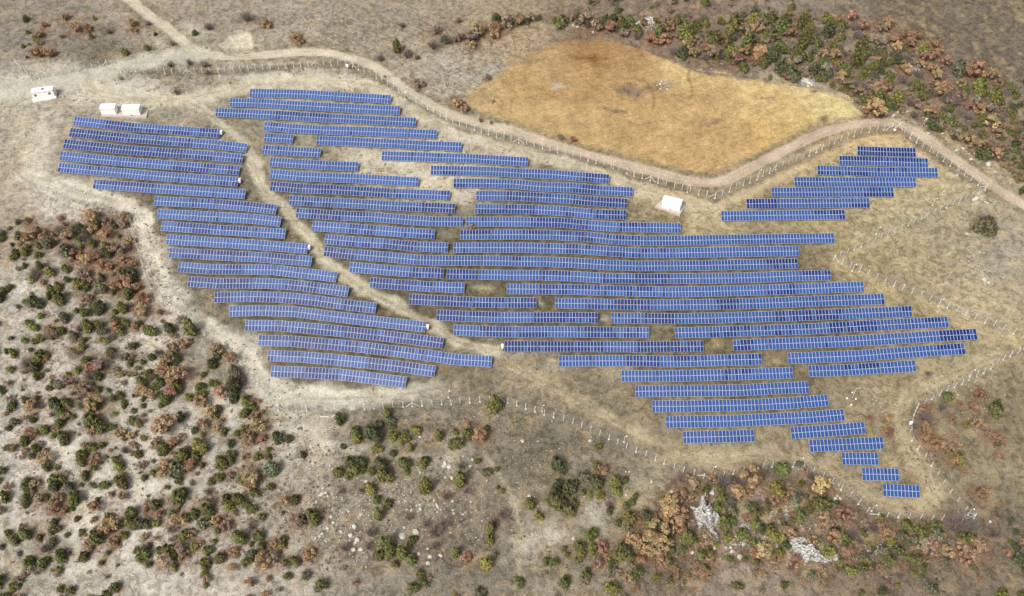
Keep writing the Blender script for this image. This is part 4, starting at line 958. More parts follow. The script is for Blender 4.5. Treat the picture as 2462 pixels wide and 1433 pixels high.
def slab(pts, label_kind):
    P = [gp(*q) for q in pts]
    z = max(q.z for q in P) + 0.10
    vs = [(q.x, q.y, q.z - 0.4) for q in P] + [(q.x, q.y, z) for q in P]
    n = len(P)
    fs = [tuple(range(n, 2 * n))] + [(i, (i + 1) % n, n + (i + 1) % n, n + i) for i in range(n)]
    o = mesh_obj("concrete_slab", vs, fs, M_PAD); tag(o, kind='structure')
slab([(243, 282), (353, 285), (357, 264), (256, 262)], 0)
slab([(1574, 499), (1634, 521), (1648, 497), (1592, 480)], 0)
kiosk(265.5, 271.5, 5.1, 2.7, 2.5, math.radians(1.5), "plain white transformer kiosk nearer the office cabin, greyish blank front", [], False)
kiosk(320.5, 273.5, 6.0, 2.7, 2.5, math.radians(1), "white transformer kiosk with two wide bright doors beside the plainer kiosk", [(-1.05, 1.9), (1.15, 1.9)])
kiosk(1614, 499, 6.0, 2.9, 2.6, math.radians(-20), "lone white transformer kiosk on a pinkish slab below the field's tip", [(-0.9, 1.8), (1.1, 1.8)])

def inverter(px, py, label):
    p = gp(px, py)
    root = empty("inverter_cabinet", p)
    tag(root, label, "electric box", "white inverter cabinets at bank ends")
    b = MB(); b.box((0, 0, 1.25), (0.55, 1.1, 1.0)); b.build("cabinet", M_WHITE, root)
    b = MB(); b.box((0, 0, 1.78), (0.7, 1.25, 0.06)); b.box((0, 0.0, 1.84), (0.4, 1.0, 0.06)); b.build("canopy", M_WHITE, root)
    b = MB()
    for y in (-0.5, 0.5): b.bar((0, y, -0.3), (0, y, 0.75), 0.08)
    b.build("stand", M_STEEL, root)
for px, py, lb in ((534, 325, "white inverter cabinet at the end of the top bank below the kiosks"), (578.5, 441, "white inverter cabinet beside the dirt track, end of the fifth bank"),
                   (745, 601, "white inverter cabinet beside the dirt track's middle bend"), (1029, 792, "white inverter cabinet on the lower dirt track, end of a six table bank"),
                   (1208, 839, "white inverter cabinet at the start of the lowest dark blue bank")):
    inverter(px, py, lb)

def drum(px, py, r, h, label):
    p = gp(px, py)
    root = empty("water_drum", p); tag(root, label, "drum", "white rounded drums by the fence")
    b = MB(); b.lathe((0, 0, 0), [(r * .72, 0), (r * .9, h * .25), (r, h * .6), (r * .96, h * .8), (r * .7, h * .95), (r * .25, h)], 16); b.build("body", M_WHITE, root, True)
    b = MB(); b.lathe((0, 0, h), [(r * .25, -0.02), (r * .25, .08), (r * .2, .1)], 10); b.build("lid", M_GREY, root)
drum(669, 977, 0.48, 1.0, "white rounded drum by the fence corner beside the lower eroded track")
drum(2150.5, 315, 0.45, 0.8, "white rounded drum by the upper right fence bend")

def control_box(px, py, label):
    p = gp(px, py)
    root = empty("control_box", p); tag(root, label, "electric box", "white control boxes by the fence")
    b = MB(); b.box((0, 0, 1.45), (0.75, 0.45, 1.0)); b.build("cabinet", M_WHITE, root)
    b = MB(); b.box((0, 0, 1.985), (0.9, 0.6, 0.07)); b.build("canopy", M_WHITE, root)
    b = MB(); b.bar((0, 0, -0.3), (0, 0, 0.95), 0.12); b.box((0, 0, 0.03), (0.5, 0.5, 0.14)); b.build("stand", M_STEEL, root)
control_box(2186, 1024, "white control box on a stand at the right fence corner")
control_box(836, 166, "white control box at the first fence bend below the road")

# camera poles inside the fence
POLES = [(2301, 421, "beside the upper right fence run"), (2049, 652, "just below the tip of the fence notch"), (2256, 736, "beside the lower side of the fence notch"), (2095, 1229, "at the fence corner under the last single table"),
         (2327, 1238, "at the lowest fence corner"), (1303, 990, "beside the grassy fence run right of the lone big juniper"), (1500, 1064, "by the middle of the fence crossing the grass"), (1712, 1136, "behind the rust oaks beside the fence"),
         (1921, 1116, "by the fence above the white rock ledges"), (2242, 494, "inside the upper side of the fence notch"), (2106, 563, "inside the notch fence, halfway to its tip"), (2331, 905, "beside the fence near the lower right edge"),
         (677, 972, "beside the white drum"), (1078, 956, "above the fence left of the lone big juniper"), (1474, 405, "beside the road below the golden field"), (1652, 463, "by the fence right of the lone kiosk"),
         (1823, 426, "by the fence climbing along the field"), (1964, 366, "by the fence near the field's upper right tip"), (974, 238, "beside the fence where the road falls toward the field"), (565, 857, "inside the leaning fence near the lower banks"),
         (409, 733, "inside the leaning fence beside the eroded track"), (209, 480, "by the left fence above the scrub"), (528, 182, "below the fence under the road junction")]
for px, py, wh in POLES:
    p = gp(px, py)
    root = empty("camera_pole", p)
    tag(root, f"thin grey camera pole {wh}", "camera pole", "camera poles along the fence")
    b = MB(); b.lathe((0, 0, 0), [(0.06, -0.2), (0.05, 2.0), (0.04, 3.5)], 8); b.build("pole", M_CONC, root)
    b = MB(); b.bar((0, 0, 3.3), (0.45, -0.15, 3.35), 0.05); b.box((0.45, -0.15, 3.27), (0.24, 0.34, 0.17)); b.build("camera", M_WHITE, root)
    b = MB(); b.lathe((0, 0, 3.5), [(0.05, 0), (0.12, .05), (0.12, .2), (0.05, .24)], 8); b.build("beacon", M_DARK, root)
    b = MB(); b.box((0, 0, 0.06), (0.5, 0.5, 0.26), taper=0.85); b.build("footing", M_CONC, root)

# weather mast with its guy anchors
p = gp(2048, 957)
root = empty("weather_mast", p)
tag(root, "slim weather mast with guy wires and four white anchor blocks", "mast")
b = MB(); b.lathe((0, 0, 0), [(0.06, -0.2), (0.05, 3.0), (0.035, 5.0)], 8); b.build("pole", M_CONC, root)
b = MB(); b.bar((-0.1, 0, 4.6), (1.0, 0.1, 4.62), 0.06); b.lathe((1.0, 0.1, 4.62), [(0.02, 0), (0.14, .03), (0.14, .12), (0.02, .16)], 8); b.build("crossarm", M_CONC, root)
for ax, ay in ((2049, 944.5), (2036.5, 958), (2057.7, 959.2), (2046.8, 973.5)):
    q = gp(ax, ay) - p
    b = MB(); b.lathe((q.x, q.y, q.z), [(0.24, -0.1), (0.27, 0.12), (0.22, 0.3), (0.08, 0.36)], 12); b.build("anchor_block", M_WHITE, root, True)
    b = MB(); b.bar((q.x, q.y, q.z + 0.3), (0, 0, 3.4), 0.03); b.build("guy_wire", M_WIRE, root)

for (x0, y0), (x1, y1), lb in (((770, 1003), (790, 1002), "longer pale concrete beam lying below the lower fence"), ((797, 1003), (805, 998), "shorter pale concrete beam lying beside the round juniper"), ((2366, 485), (2377, 490), "pale broken concrete post lying outside the notch at right")):
    a, c = gp(x0, y0), gp(x1, y1)
    b = MB(); b.bar(Vector((0, 0, .12)), (c - a) + Vector((0, 0, .12)), 0.24, 0.2)
    o = b.build("concrete_beam", M_CONC); o.location = a; tag(o, lb, "concrete beam")

# ------------------------------------------------------------------ rocks
def rock_mesh(seed, sub=2, flat=0.7):
    bm = bmesh.new(); bmesh.ops.create_icosphere(bm, subdivisions=sub, radius=0.5)
    r = random.Random(seed)
    planes = [(Vector((r.gauss(0, 1), r.gauss(0, 1), r.gauss(0.2, 1))).normalized(), r.uniform(.30, .46)) for _ in range(9)]
    for v in bm.verts:
        for nrm, d in planes:
            k = v.co.dot(nrm)
            if k > d: v.co -= nrm * (k - d) * 0.92
        v.co += Vector((r.uniform(-.02, .02), r.uniform(-.02, .02), r.uniform(-.02, .02)))
        v.co.z *= flat
    me = bpy.data.meshes.new("boulder"); bm.to_mesh(me); bm.free()
    me.materials.append(M_ROCK)
    return me
ROCKS = [rock_mesh(40 + i) for i in range(6)]
BOULD = []
def btile(ox, oy, txt):
    for q in txt.split():
        a = [float(t) for t in q.split(',')]
        BOULD.append((ox + a[0] / 4.036, oy + a[1] / 4.036, a[2] / 4.036))
btile(640, 1020, "400,418,25 430,430,25 428,458,18 620,395,25 645,430,20 610,435,15 545,665,60 580,660,40 600,690,30 640,670,25 550,615,30 410,755,30 487,748,30 800,838,30 920,862,55 655,945,40 630,890,40 730,1037,35 545,1055,35 520,1082,25 480,1105,30 580,1130,30 600,1000,40 820,1070,50 885,1110,60 870,1140,40 850,1205,50 918,1205,55 970,550,40 1490,118,30 1740,370,50 1775,400,50 1725,400,35 1740,510,35 1800,510,40 1495,465,30 1665,520,25 1980,400,30 2000,340,30 1630,735,30 1660,790,35 1650,770,25 1495,820,40 1460,785,28 1490,775,25 1350,745,25 1290,748,22 1405,655,22 1820,860,35 1810,830,25 1660,850,20 1365,825,22 1410,835,28 1325,1075,70 1455,1040,75 1340,1000,30 1570,1205,35 1690,1265,45 1480,1250,40 1590,1280,50 1570,1340,45 860,985,55 1810,740,30 1985,750,25 1265,490,22")
btile(1230, 1020, "175,690,45 1140,457,25 1108,457,20 1360,552,35 1112,680,30 1555,650,40 1580,630,20 1750,800,35 1752,1240,45 1752,1195,30 1660,1238,25 1698,1220,20 2210,1278,60 2140,1230,45 2125,1190,30 2250,1160,35 1980,620,50 1945,660,60 1970,1195,45 600,1100,40 205,1060,25 108,158,45 760,150,35 315,605,20 1035,1195,20 2025,1300,18 2290,1110,30 2330,1140,25 2400,1150,35 2170,1160,28 2080,1190,25 2300,1190,24")
btile(1810, 1020, "800,720,45 830,755,45 845,712,40 820,690,25 2298,940,35 1065,1032,40 1105,1048,25 1085,970,30 308,1153,35 850,822,20 780,568,25 835,585,18")
btile(1810, 30, "1405,960,40 1365,995,35 1600,985,40 1690,1030,35 1700,1165,35 1840,1168,25 1690,1100,25 2035,1315,30 2165,1365,45 1980,1330,35 2120,1420,40 1500,960,30 430,640,50 500,655,45 570,690,45 540,710,30 1740,710,30 1520,500,35 1600,590,40 1740,600..".replace(" 1740,600..", ""))
btile(1810, 370, "2350,175,40 2285,90,50 2165,430,60 2140,440,35 2250,1210,55 2290,1240,45 2080,770,35 2060,690,20 1915,680,18 2200,955,22 2240,960,20")
btile(1230, 30, "1440,690,28 1410,705,18 1455,660,25 1445,735,24 1510,742,26 1220,680,20 1105,990,16 1490,1308,20 600,120,30 640,135,26 1300,55,45 1380,90,40 1840,260,40 1830,235,26 790,190,26 740,638,16 1895,860,16")
SIZEW = lambda d: "large" if d > 1.15 else "mid sized" if d > 0.75 else "small"

# ------------------------------------------------------------------ plants
def leaf_object(name, V, C, mats=None):
    """V: (n,4,3) leaf quads, C: (n,3) leaf shade"""
    n = len(V)
    me = bpy.data.meshes.new(name)
    me.vertices.add(n * 4); me.vertices.foreach_set('co', V.reshape(-1).astype(np.float32))
    me.loops.add(n * 4); me.loops.foreach_set('vertex_index', np.arange(n * 4, dtype=np.int32))
    me.polygons.add(n); me.polygons.foreach_set('loop_start', np.arange(0, n * 4, 4, dtype=np.int32))
    at = me.attributes.new('leaf', 'FLOAT_COLOR', 'FACE')
    c4 = np.ones((n, 4), np.float32); c4[:, :3] = C; at.data.foreach_set('color', c4.ravel())
    me.materials.append(M_LEAF)
    me.update(calc_edges=True); me.validate()
    return me

def quads(P, D, size, aspect, r):
    """leaf sprays at P facing roughly D"""
    n = len(P)
    D = D + r.normal(0, 0.55, (n, 3)); D /= np.linalg.norm(D, axis=1)[:, None] + 1e-9
    u = np.cross(D, r.normal(0, 1, (n, 3))); u /= np.linalg.norm(u, axis=1)[:, None] + 1e-9
    v = np.cross(D, u)
    s = (size * r.uniform(0.7, 1.35, n))[:, None]
    a = u * s; b = v * s * aspect
    bend = D * s * 0.25
    return np.stack([P - a - b - bend, P + a - b * 0.8, P + a * 0.8 + b + bend * 0.5, P - a * 0.9 + b * 0.7], 1)

def juniper_crown(seed, tall, n=760):
    """unit crown: 1 m wide, sitting on the ground; several leaders, each a lumpy cone"""
    r = np.random.default_rng(seed)
    h = 1.45 if tall else 1.0
    lobes = [(0, 0, h, 0.40)] + [(math.cos(a) * d, math.sin(a) * d, h * r.uniform(.55, .85), r.uniform(.22, .33))
                                for a, d in ((r.uniform(0, 6.28), r.uniform(.12, .30 if tall else .42)) for _ in range(2 if tall else 5))]
    P, Dn, Cc = [], [], []
    for (lx, ly, lh, lr) in lobes:
        m = int(n * lr / sum(q[3] for q in lobes))
        t = r.uniform(0.02, 1, m) ** 0.85
        an = r.uniform(0, 2 * math.pi, m)
        prof = np.sin(np.clip(0.16 + 0.84 * (1 - t), 0, 1) * math.pi / 2) * np.clip(t / 0.16, 0.55, 1)
        prof = prof ** (0.8 if tall else 0.55)
        bump = 1 + 0.20 * np.sin(an * 5 + seed + t * 9) + 0.10 * np.sin(an * 9 - t * 21)
        rad = lr * prof * bump * (1 - 0.30 * r.random(m) ** 2)
        p = np.stack([lx + rad * np.cos(an), ly + rad * np.sin(an), t * lh], 1)
        d = np.stack([np.cos(an), np.sin(an), 0.55 + 0.9 * t], 1)
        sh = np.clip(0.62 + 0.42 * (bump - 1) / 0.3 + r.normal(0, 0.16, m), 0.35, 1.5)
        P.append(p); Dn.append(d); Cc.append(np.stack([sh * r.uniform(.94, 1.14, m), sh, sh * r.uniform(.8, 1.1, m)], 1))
    P = np.concatenate(P); Dn = np.concatenate(Dn); Cc = np.concatenate(Cc)
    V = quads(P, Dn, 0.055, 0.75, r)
    # dense inner sprays against see-through, the crown's inner shade painted into their colour
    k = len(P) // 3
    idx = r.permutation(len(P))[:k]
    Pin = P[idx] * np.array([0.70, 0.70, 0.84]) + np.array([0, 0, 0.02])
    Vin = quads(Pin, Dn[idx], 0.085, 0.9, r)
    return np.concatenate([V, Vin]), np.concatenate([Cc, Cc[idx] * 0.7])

def oak_crown(seed, n=720):
    """unit shrub crown: 1 m wide, loose rounded clumps of dead leaves with gaps"""
    r = np.random.default_rng(seed)
    P, Dn, Cc = [], [], []
    k = 13
    for i in range(k):
        a = r.uniform(0, 6.28); d = 0.36 * math.sqrt(r.random())
        zc = 0.30 + 0.36 * (1 - (d / 0.40) ** 2) + r.uniform(-.10, .08)
        cr = r.uniform(.10, .17); m = n // k
        q = r.normal(0, 1, (m, 3)); q /= np.linalg.norm(q, axis=1)[:, None]
        rad = cr * r.uniform(0.55, 1.1, m)
        P.append(np.array([d * math.cos(a), d * math.sin(a), zc]) + q * rad[:, None] * np.array([1, 1, .85]))
        Dn.append(q + np.array([0, 0, 0.5]))
        s = r.uniform(.75, 1.2) * np.clip(1 + r.normal(0, .16, m), .5, 1.6)
        Cc.append(np.stack([s * r.uniform(.95, 1.08, m), s, s * r.uniform(.85, 1.1, m)], 1))
    P = np.concatenate(P); Dn = np.concatenate(Dn); Cc = np.concatenate(Cc)
    V = quads(P, Dn, 0.036, 0.8, r)
    # bare stems
    T = []
    for i in range(46):
        a = r.uniform(0, 6.28); d = r.uniform(.12, .46)
        e = np.array([d * math.cos(a), d * math.sin(a), r.uniform(.3, .7)]); s0 = np.array([e[0] * .15, e[1] * .15, 0.0])
        w = np.array([-math.sin(a), math.cos(a), 0.3]) * 0.008
        T.append([s0 - w, s0 + w, e + w * .4, e - w * .4])
    T = np.array(T)
    return np.concatenate([V, T]), np.concatenate([Cc, np.full((len(T), 3), 0.55)])

def bare_crown(seed):
    r = np.random.default_rng(seed)
    T = []; C = []
    for i in range(70):
        a = r.uniform(0, 6.28); d = r.uniform(.10, .42)
        s0 = np.array([math.cos(a), math.sin(a), 0]) * r.uniform(0, .12)
        e = np.array([d * math.cos(a), d * math.sin(a), r.uniform(.25, .62)])
        for (p0, p1, w0) in [(s0, e, .014)] + [(s0 + (e - s0) * r.uniform(.35, .95), e + r.normal(0, .11, 3), .008) for _ in range(5)]:
            w = np.cross(p1 - p0, r.normal(0, 1, 3)); w = w / (np.linalg.norm(w) + 1e-9) * w0
            T.append([p0 - w, p0 + w, p1 + w * .4, p1 - w * .4]); s = r.uniform(.7, 1.25); C.append((s, s, s))
    return np.array(T), np.array(C)

CROWN = {}
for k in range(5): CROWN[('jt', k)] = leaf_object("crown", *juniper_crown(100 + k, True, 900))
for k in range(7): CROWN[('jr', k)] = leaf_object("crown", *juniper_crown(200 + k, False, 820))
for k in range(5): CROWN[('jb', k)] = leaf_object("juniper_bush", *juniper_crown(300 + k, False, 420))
for k in range(7): CROWN[('ok', k)] = leaf_object("oak_shrub", *oak_crown(400 + k))
for k in range(4): CROWN[('bare', k)] = leaf_object("bare_shrub", *bare_crown(500 + k))
tb = MB(); tb.bar((0, 0, -0.08), (0.01, 0.01, 0.55), 0.09, n=7, taper=0.5)
for k in range(4):
    a = k * 1.6; tb.bar((0, 0, 0.2 + .06 * k), (.22 * math.cos(a), .22 * math.sin(a), 0.5 + .05 * k), 0.045, n=5, taper=.4)
TRUNK = tb.build("trunk", M_BARK); TRUNK_ME = TRUNK.data; bpy.data.objects.remove(TRUNK)

GREEN = {'': (112, 115, 70), 'd': (94, 100, 70), 'y': (132, 132, 74), 'g': (118, 120, 98), 'm': (108, 112, 70)}
BROWN = {'': (156, 128, 101), 'r': (146, 115, 92), 'y': (166, 140, 106), 'b': (142, 125, 109)}
GREYC = (138, 124, 118)
GNAME = {'': "olive green", 'd': "dark green", 'y': "yellow green", 'g': "grey green"}
BNAME = {'': "rust brown", 'r': "reddish brown", 'y': "tan", 'b': "dull brown"}

# places a label can point to
MARKS = [("white office cabin", 105, 225), ("plainer white kiosk", 263, 264), ("road junction at the top", 480, 130), ("upper left fence end", 60, 168), ("first fence bend", 848, 161), ("upper left corner of the photo", 60, 40),
 ("pale quarry scoop above the road", 580, 95), ("top edge of the photo's middle", 1180, 40), ("left tip of the golden field", 1115, 235), ("top of the golden field", 1410, 92), ("right tip of the golden field", 2080, 280),
 ("white boulder pile above the field", 1380, 66), ("pale ledge by the field's upper side", 1925, 190), ("middle of the scrub hill", 2080, 140), ("top end of the scrub hill", 1800, 45), ("right edge beside the scrub hill", 2400, 240),
 ("upper right fence bend", 2162, 307), ("upper right corner of the photo", 2400, 45), ("tip of the fence notch", 2004, 625), ("white control box at right", 2187, 1012), ("lowest fence corner", 2341, 1246), ("last single solar table", 2167, 1180),
 ("lower right corner of the photo", 2400, 1350), ("big white rock ledge", 1700, 1230), ("long white crag at the bottom", 1950, 1320), ("layered pale ledge", 1890, 1245), ("fence above the oaks", 1691, 1151), ("lone big juniper by the fence", 1187, 975),
 ("dark juniper standing alone in the grass", 1339, 1115), ("clustered junipers right of the footpath", 1345, 1185), ("bottom end of the footpath", 1250, 1350), ("two largest pale boulders", 985, 1280), ("big juniper clump at the bottom edge", 945, 1325),
 ("white drum", 669, 975), ("fallen concrete beams", 790, 1002), ("left fence corner", 313, 522), ("left edge below the fence", 60, 560), ("leaning fence's middle kink", 395, 722), ("left edge of the scrub slope's middle", 60, 850),
 ("big rust oak on the pale slope", 430, 910), ("round rust oak low on the slope", 405, 1030), ("bare pale hollow", 340, 1085), ("bare pale slope at lower left", 300, 1180), ("lower left corner of the photo", 65, 1350), ("bottom edge left of the middle", 560, 1345),
 ("dark juniper trio by the fence", 565, 930), ("left edge of the pale slope", 60, 1100), ("tall juniper leaning on the fence", 459, 788), ("middle of the scrub slope", 230, 960), ("gully patch of the scrub slope", 250, 770), ("lower slope right of the hollow", 560, 1180)]
COUNT = {}
ORDW = ORD
def place_label(kind, desc, px, py):
    d = [((px - m[1]) ** 2 + (py - m[2]) ** 2, i) for i, m in enumerate(MARKS)]
    return min(d)

def plant_specs():
    out = []
    for L, kind in ((JUN, 'j'), (OAK, 'o'), (BAREB, 'b')):
        for (px, py, d, tg) in L:
            out.append([kind, px, py, d, tg])
    return out

def build_plants():
    specs = plant_specs()
    items = []
    for kind, px, py, d, tg in specs:
        p = on_ground(np.array([px]), np.array([py]))[0]
        k = ppm(p); w = d / k * {'j': 1.08, 'o': 1.30, 'b': 1.35}[kind]
        c = tg.replace('t', '').replace('s', '')
        tall = 't' in tg
        h = w * (1.45 if tall else 1.0) * (1.0 if kind == 'j' else 0.62)
        q = gp(px, py + 0.26 * h * k)
        if kind == 'j':
            tree = w >= 2.55 or tall
            nm = "juniper_tree" if tree else "juniper_bush"
            adj = "tall" if tall else "broad" if w > 3.6 else "rounded" if tree else "small" if w > 1.7 else "tiny"
            desc = f"{adj} {GNAME[c]} juniper" + ("" if tree else " bush")
        elif kind == 'o':
            nm = "oak_shrub"; adj = "broad" if w > 3.9 else "rounded" if w > 2.9 else "small"
            desc = f"{adj} {BNAME[c]} oak shrub"
        else:
            nm = "bare_shrub"; desc = ("wide" if w > 2.6 else "small") + " leafless grey shrub"
        dd, mi = place_label(nm, desc, px, py)
        items.append([nm, desc, MARKS[mi][0], dd, q, w, c, tall, kind, mi])
    order = {}
    for it in sorted(items, key=lambda t: t[3]):
        key = (it[1], it[9]); order[key] = order.get(key, 0) + 1
        it.append(order[key])
    tot = order
    for nm, desc, mark, dd, q, w, c, tall, kind, mi, o in items:
        if tot[(desc, mi)] == 1: label = f"only {desc} around the {mark}"
        else: label = f"{desc}, {ORDW[o - 1]} closest to the {mark}"
        rz = RNG.uniform(0, 6.28); sx = w * RNG.uniform(.94, 1.06); hz = w * RNG.uniform(.92, 1.08)
        if kind == 'j':
            col = lin(GREEN[c]) * 1.0
        elif kind == 'o': col = lin(BROWN[c]) * 0.95
        else: col = lin(GREYC) * 0.85
        col = (*[float(t) * RNG.uniform(.92, 1.08) for t in col], 1.0)
        cat = {"juniper_tree": "tree", "juniper_bush": "bush", "oak_shrub": "shrub", "bare_shrub": "shrub"}[nm]
        grp = {"juniper_tree": "juniper trees around the solar farm", "juniper_bush": "small juniper bushes around the solar farm", "oak_shrub": "autumn oak shrubs around the solar farm", "bare_shrub": "leafless shrubs around the solar farm"}[nm]
        if nm == "juniper_tree":
            root = empty(nm, q, rz); tag(root, label, cat, grp)
            me = CROWN[('jt', RNG.randrange(5))] if tall else CROWN[('jr', RNG.randrange(7))]
            o1 = bpy.data.objects.new("crown", me); COL.objects.link(o1); o1.parent = root
            o1.scale = (sx, sx * RNG.uniform(.82, 1.12), hz); o1.location = (0, 0, 0.05 * w); o1.color = col
            o2 = bpy.data.objects.new("trunk", TRUNK_ME); COL.objects.link(o2); o2.parent = root; o2.scale = (sx, sx, hz)
        else:
            key = {'j': ('jb', RNG.randrange(5)), 'o': ('ok', RNG.randrange(7)), 'b': ('bare', RNG.randrange(4))}[kind]
            o1 = bpy.data.objects.new(nm, CROWN[key]); COL.objects.link(o1)
            o1.location = q; o1.rotation_euler = (0, 0, rz); o1.scale = (sx, sx * RNG.uniform(.72, 1.18), hz); o1.color = col
            tag(o1, label, cat, grp)
build_plants()

def build_boulders():
    items = []
    for (px, py, d) in BOULD:
        q = gp(px, py + d * 0.2); w = d / ppm(q) * 1.12
        desc = f"{SIZEW(w)} pale boulder"
        dd, mi = place_label('boulder', desc, px, py)
        items.append([q, w, desc, mi, dd])
    tot = {}
    for it in sorted(items, key=lambda t: t[4]):
        k = (it[2], it[3]); tot[k] = tot.get(k, 0) + 1; it.append(tot[k])
    for q, w, desc, mi, dd, o in items:
        ob = bpy.data.objects.new("boulder", ROCKS[RNG.randrange(6)]); COL.objects.link(ob)
        ob.location = (q.x, q.y, q.z + w * 0.10); ob.rotation_euler = (RNG.uniform(-.3, .3), RNG.uniform(-.3, .3), RNG.uniform(0, 6.28))
        ob.scale = (w, w * RNG.uniform(.7, 1.0), w * RNG.uniform(.7, 1.05))
        tag(ob, f"only {desc} around the {MARKS[mi][0]}" if tot[(desc, mi)] == 1 else f"{desc}, {ORDW[o - 1]} closest to the {MARKS[mi][0]}", "boulder", "pale boulders on the hillside")
build_boulders()

# white limestone ledges
def outcrop(pts, hgt, label, seed, step=0.25, strata=0.5, holes=0.42):
    P = G(pts)
    c = P.mean(0)
    x0, x1 = P[:, 0].min() - 1, P[:, 0].max() + 1; y0, y1 = P[:, 1].min() - 1, P[:, 1].max() + 1
    X = np.arange(x0, x1, step); Y = np.arange(y0, y1, step)
    x, y = np.meshgrid(X, Y); sh = x.shape; x = x.ravel(); y = y.ravel()
    xx = x + 3.0 * (fbm(x, y, 2.0, 3, seed) - .5); yy = y + 3.0 * (fbm(x, y, 2.0, 3, seed + 3) - .5)
    d = polyline_dist(xx, yy, np.vstack([P, P[:1]])); d = np.where(in_poly(xx, yy, P), d, -d)
    prof = np.clip(d / 1.2 + 0.2, 0, 1)
    h = prof * hgt * (0.45 + 1.1 * fbm(x, y, 3.2, 3, seed + 7))
    rid = 1 - np.abs(fbm(x * 0.55 + y * 0.25, y * 1.7, 2.0, 3, seed + 11) - .5) * 2
    h = h * (0.55 + 0.6 * rid)
    st = strata * (np.floor(h / strata) + np.clip((h / strata - np.floor(h / strata)) * 3.0 - 1.0, 0, 1))
    h = 0.35 * h + 0.65 * st + 0.35 * (fbm(x, y, .9, 3, seed + 17) - .5) - 0.7 * np.clip(0.10 - np.abs(fbm(x * .8, y * 1.6, 1.6, 2, seed + 29) - .5), 0, .1) / .1 * hgt * .5
    hole = fbm(x, y, 2.2, 3, seed + 23) < holes
    gz = np.array([height(a, b) for a, b in zip(x, y)])
    z = np.where((d > -0.1) & ~hole, gz + h, gz - 0.6)
    nx, ny = sh[1], sh[0]
    ii, jj = np.meshgrid(np.arange(nx - 1), np.arange(ny - 1)); a = (jj * nx + ii).ravel()
    q = np.stack([a, a + 1, a + nx + 1, a + nx], 1)
    keep = ((d > -0.1) & ~hole)[q].any(1)
    q = q[keep]; used = np.unique(q); rm = np.full(len(x), -1); rm[used] = np.arange(len(used))
    org = np.array([c[0], c[1], height(c[0], c[1])])
    o = mesh_obj("rock_outcrop", np.stack([x, y, z], 1)[used] - org, rm[q], M_ROCKW)
    o.location = org
    tag(o, label, "rock outcrop", "white limestone ledges")
def tp(ox, oy, txt): return [(ox + float(q.split(',')[0]) / 4.036, oy + float(q.split(',')[1]) / 4.036) for q in txt.split()]
outcrop(tp(1230, 1020, "1800,730 1850,695 1900,690 1890,740 1860,770 1960,820 1995,900 1985,1000 1965,1045 2020,1080 2030,1140 1960,1160 1915,1085 1850,1040 1795,930 1775,830"), 2.4, "big steep white limestone ledge among rust oaks at lower right", 601, holes=0.35)
outcrop(tp(1810, 1020, "330,1130 420,1110 490,1125 560,1195 690,1250 800,1270 860,1340 780,1370 640,1350 500,1310 400,1250 330,1195"), 2.3, "long white limestone crag at the photo's bottom edge", 602, holes=0.36)
outcrop(tp(1810, 1020, "105,1085 160,1090 215,1130 245,1165 190,1180 120,1150"), 1.2, "short white limestone ledge just left of the long crag", 603)
outcrop(tp(1810, 1020, "200,880 260,850 330,870 400,930 460,945 440,985 330,985 230,960"), 0.9, "layered pale limestone ledge between junipers above the long crag", 604, 0.25, 0.3, 0.48)
outcrop(tp(1810, 1020, "1080,1215 1150,1195 1230,1215 1250,1260 1180,1280 1100,1255"), 0.9, "low pale limestone patch right of the long crag", 605, holes=0.47)
outcrop(tp(1230, 1020, "2010,985 2100,960 2200,985 2290,960 2420,940 2430,1000 2300,1010 2190,1020 2090,1030"), 0.8, "low broken limestone shelf right of the big steep ledge", 606, holes=0.50)
outcrop(tp(1230, 1020, "2230,1115 2330,1100 2410,1120 2440,1160 2380,1180 2300,1150 2240,1150"), 0.8, "small broken limestone shelf below the low shelf", 607, holes=0.48)
outcrop(tp(1810, 30, "410,630 470,625 540,660 620,690 600,715 520,700 430,665"), 1.0, "pale limestone ledge at the field's upper side", 608, holes=0.47)
outcrop(tp(1230, 30, "1255,45 1330,40 1400,70 1415,110 1370,130 1300,95 1200,130 1190,95 1240,80"), 0.9, "pale limestone ledge at the top end of the scrub hill", 609, holes=0.52)
outcrop(tp(1810, 30, "1480,470 1530,470 1560,530 1620,560 1650,610 1590,610 1520,540"), 0.8, "pale limestone streak in the middle of the scrub hill", 610, holes=0.52)
outcrop(tp(1810, 30, "1140,690 1230,650 1290,660 1260,690 1190,710 1150,705"), 0.6, "low pale limestone patch below the streak on the scrub hill", 611, holes=0.54)
outcrop(tp(1230, 1020, "1900,640 1950,600 2010,580 2040,600 1990,640 1930,670"), 0.9, "grey white rock behind the top of the big steep ledge", 612)

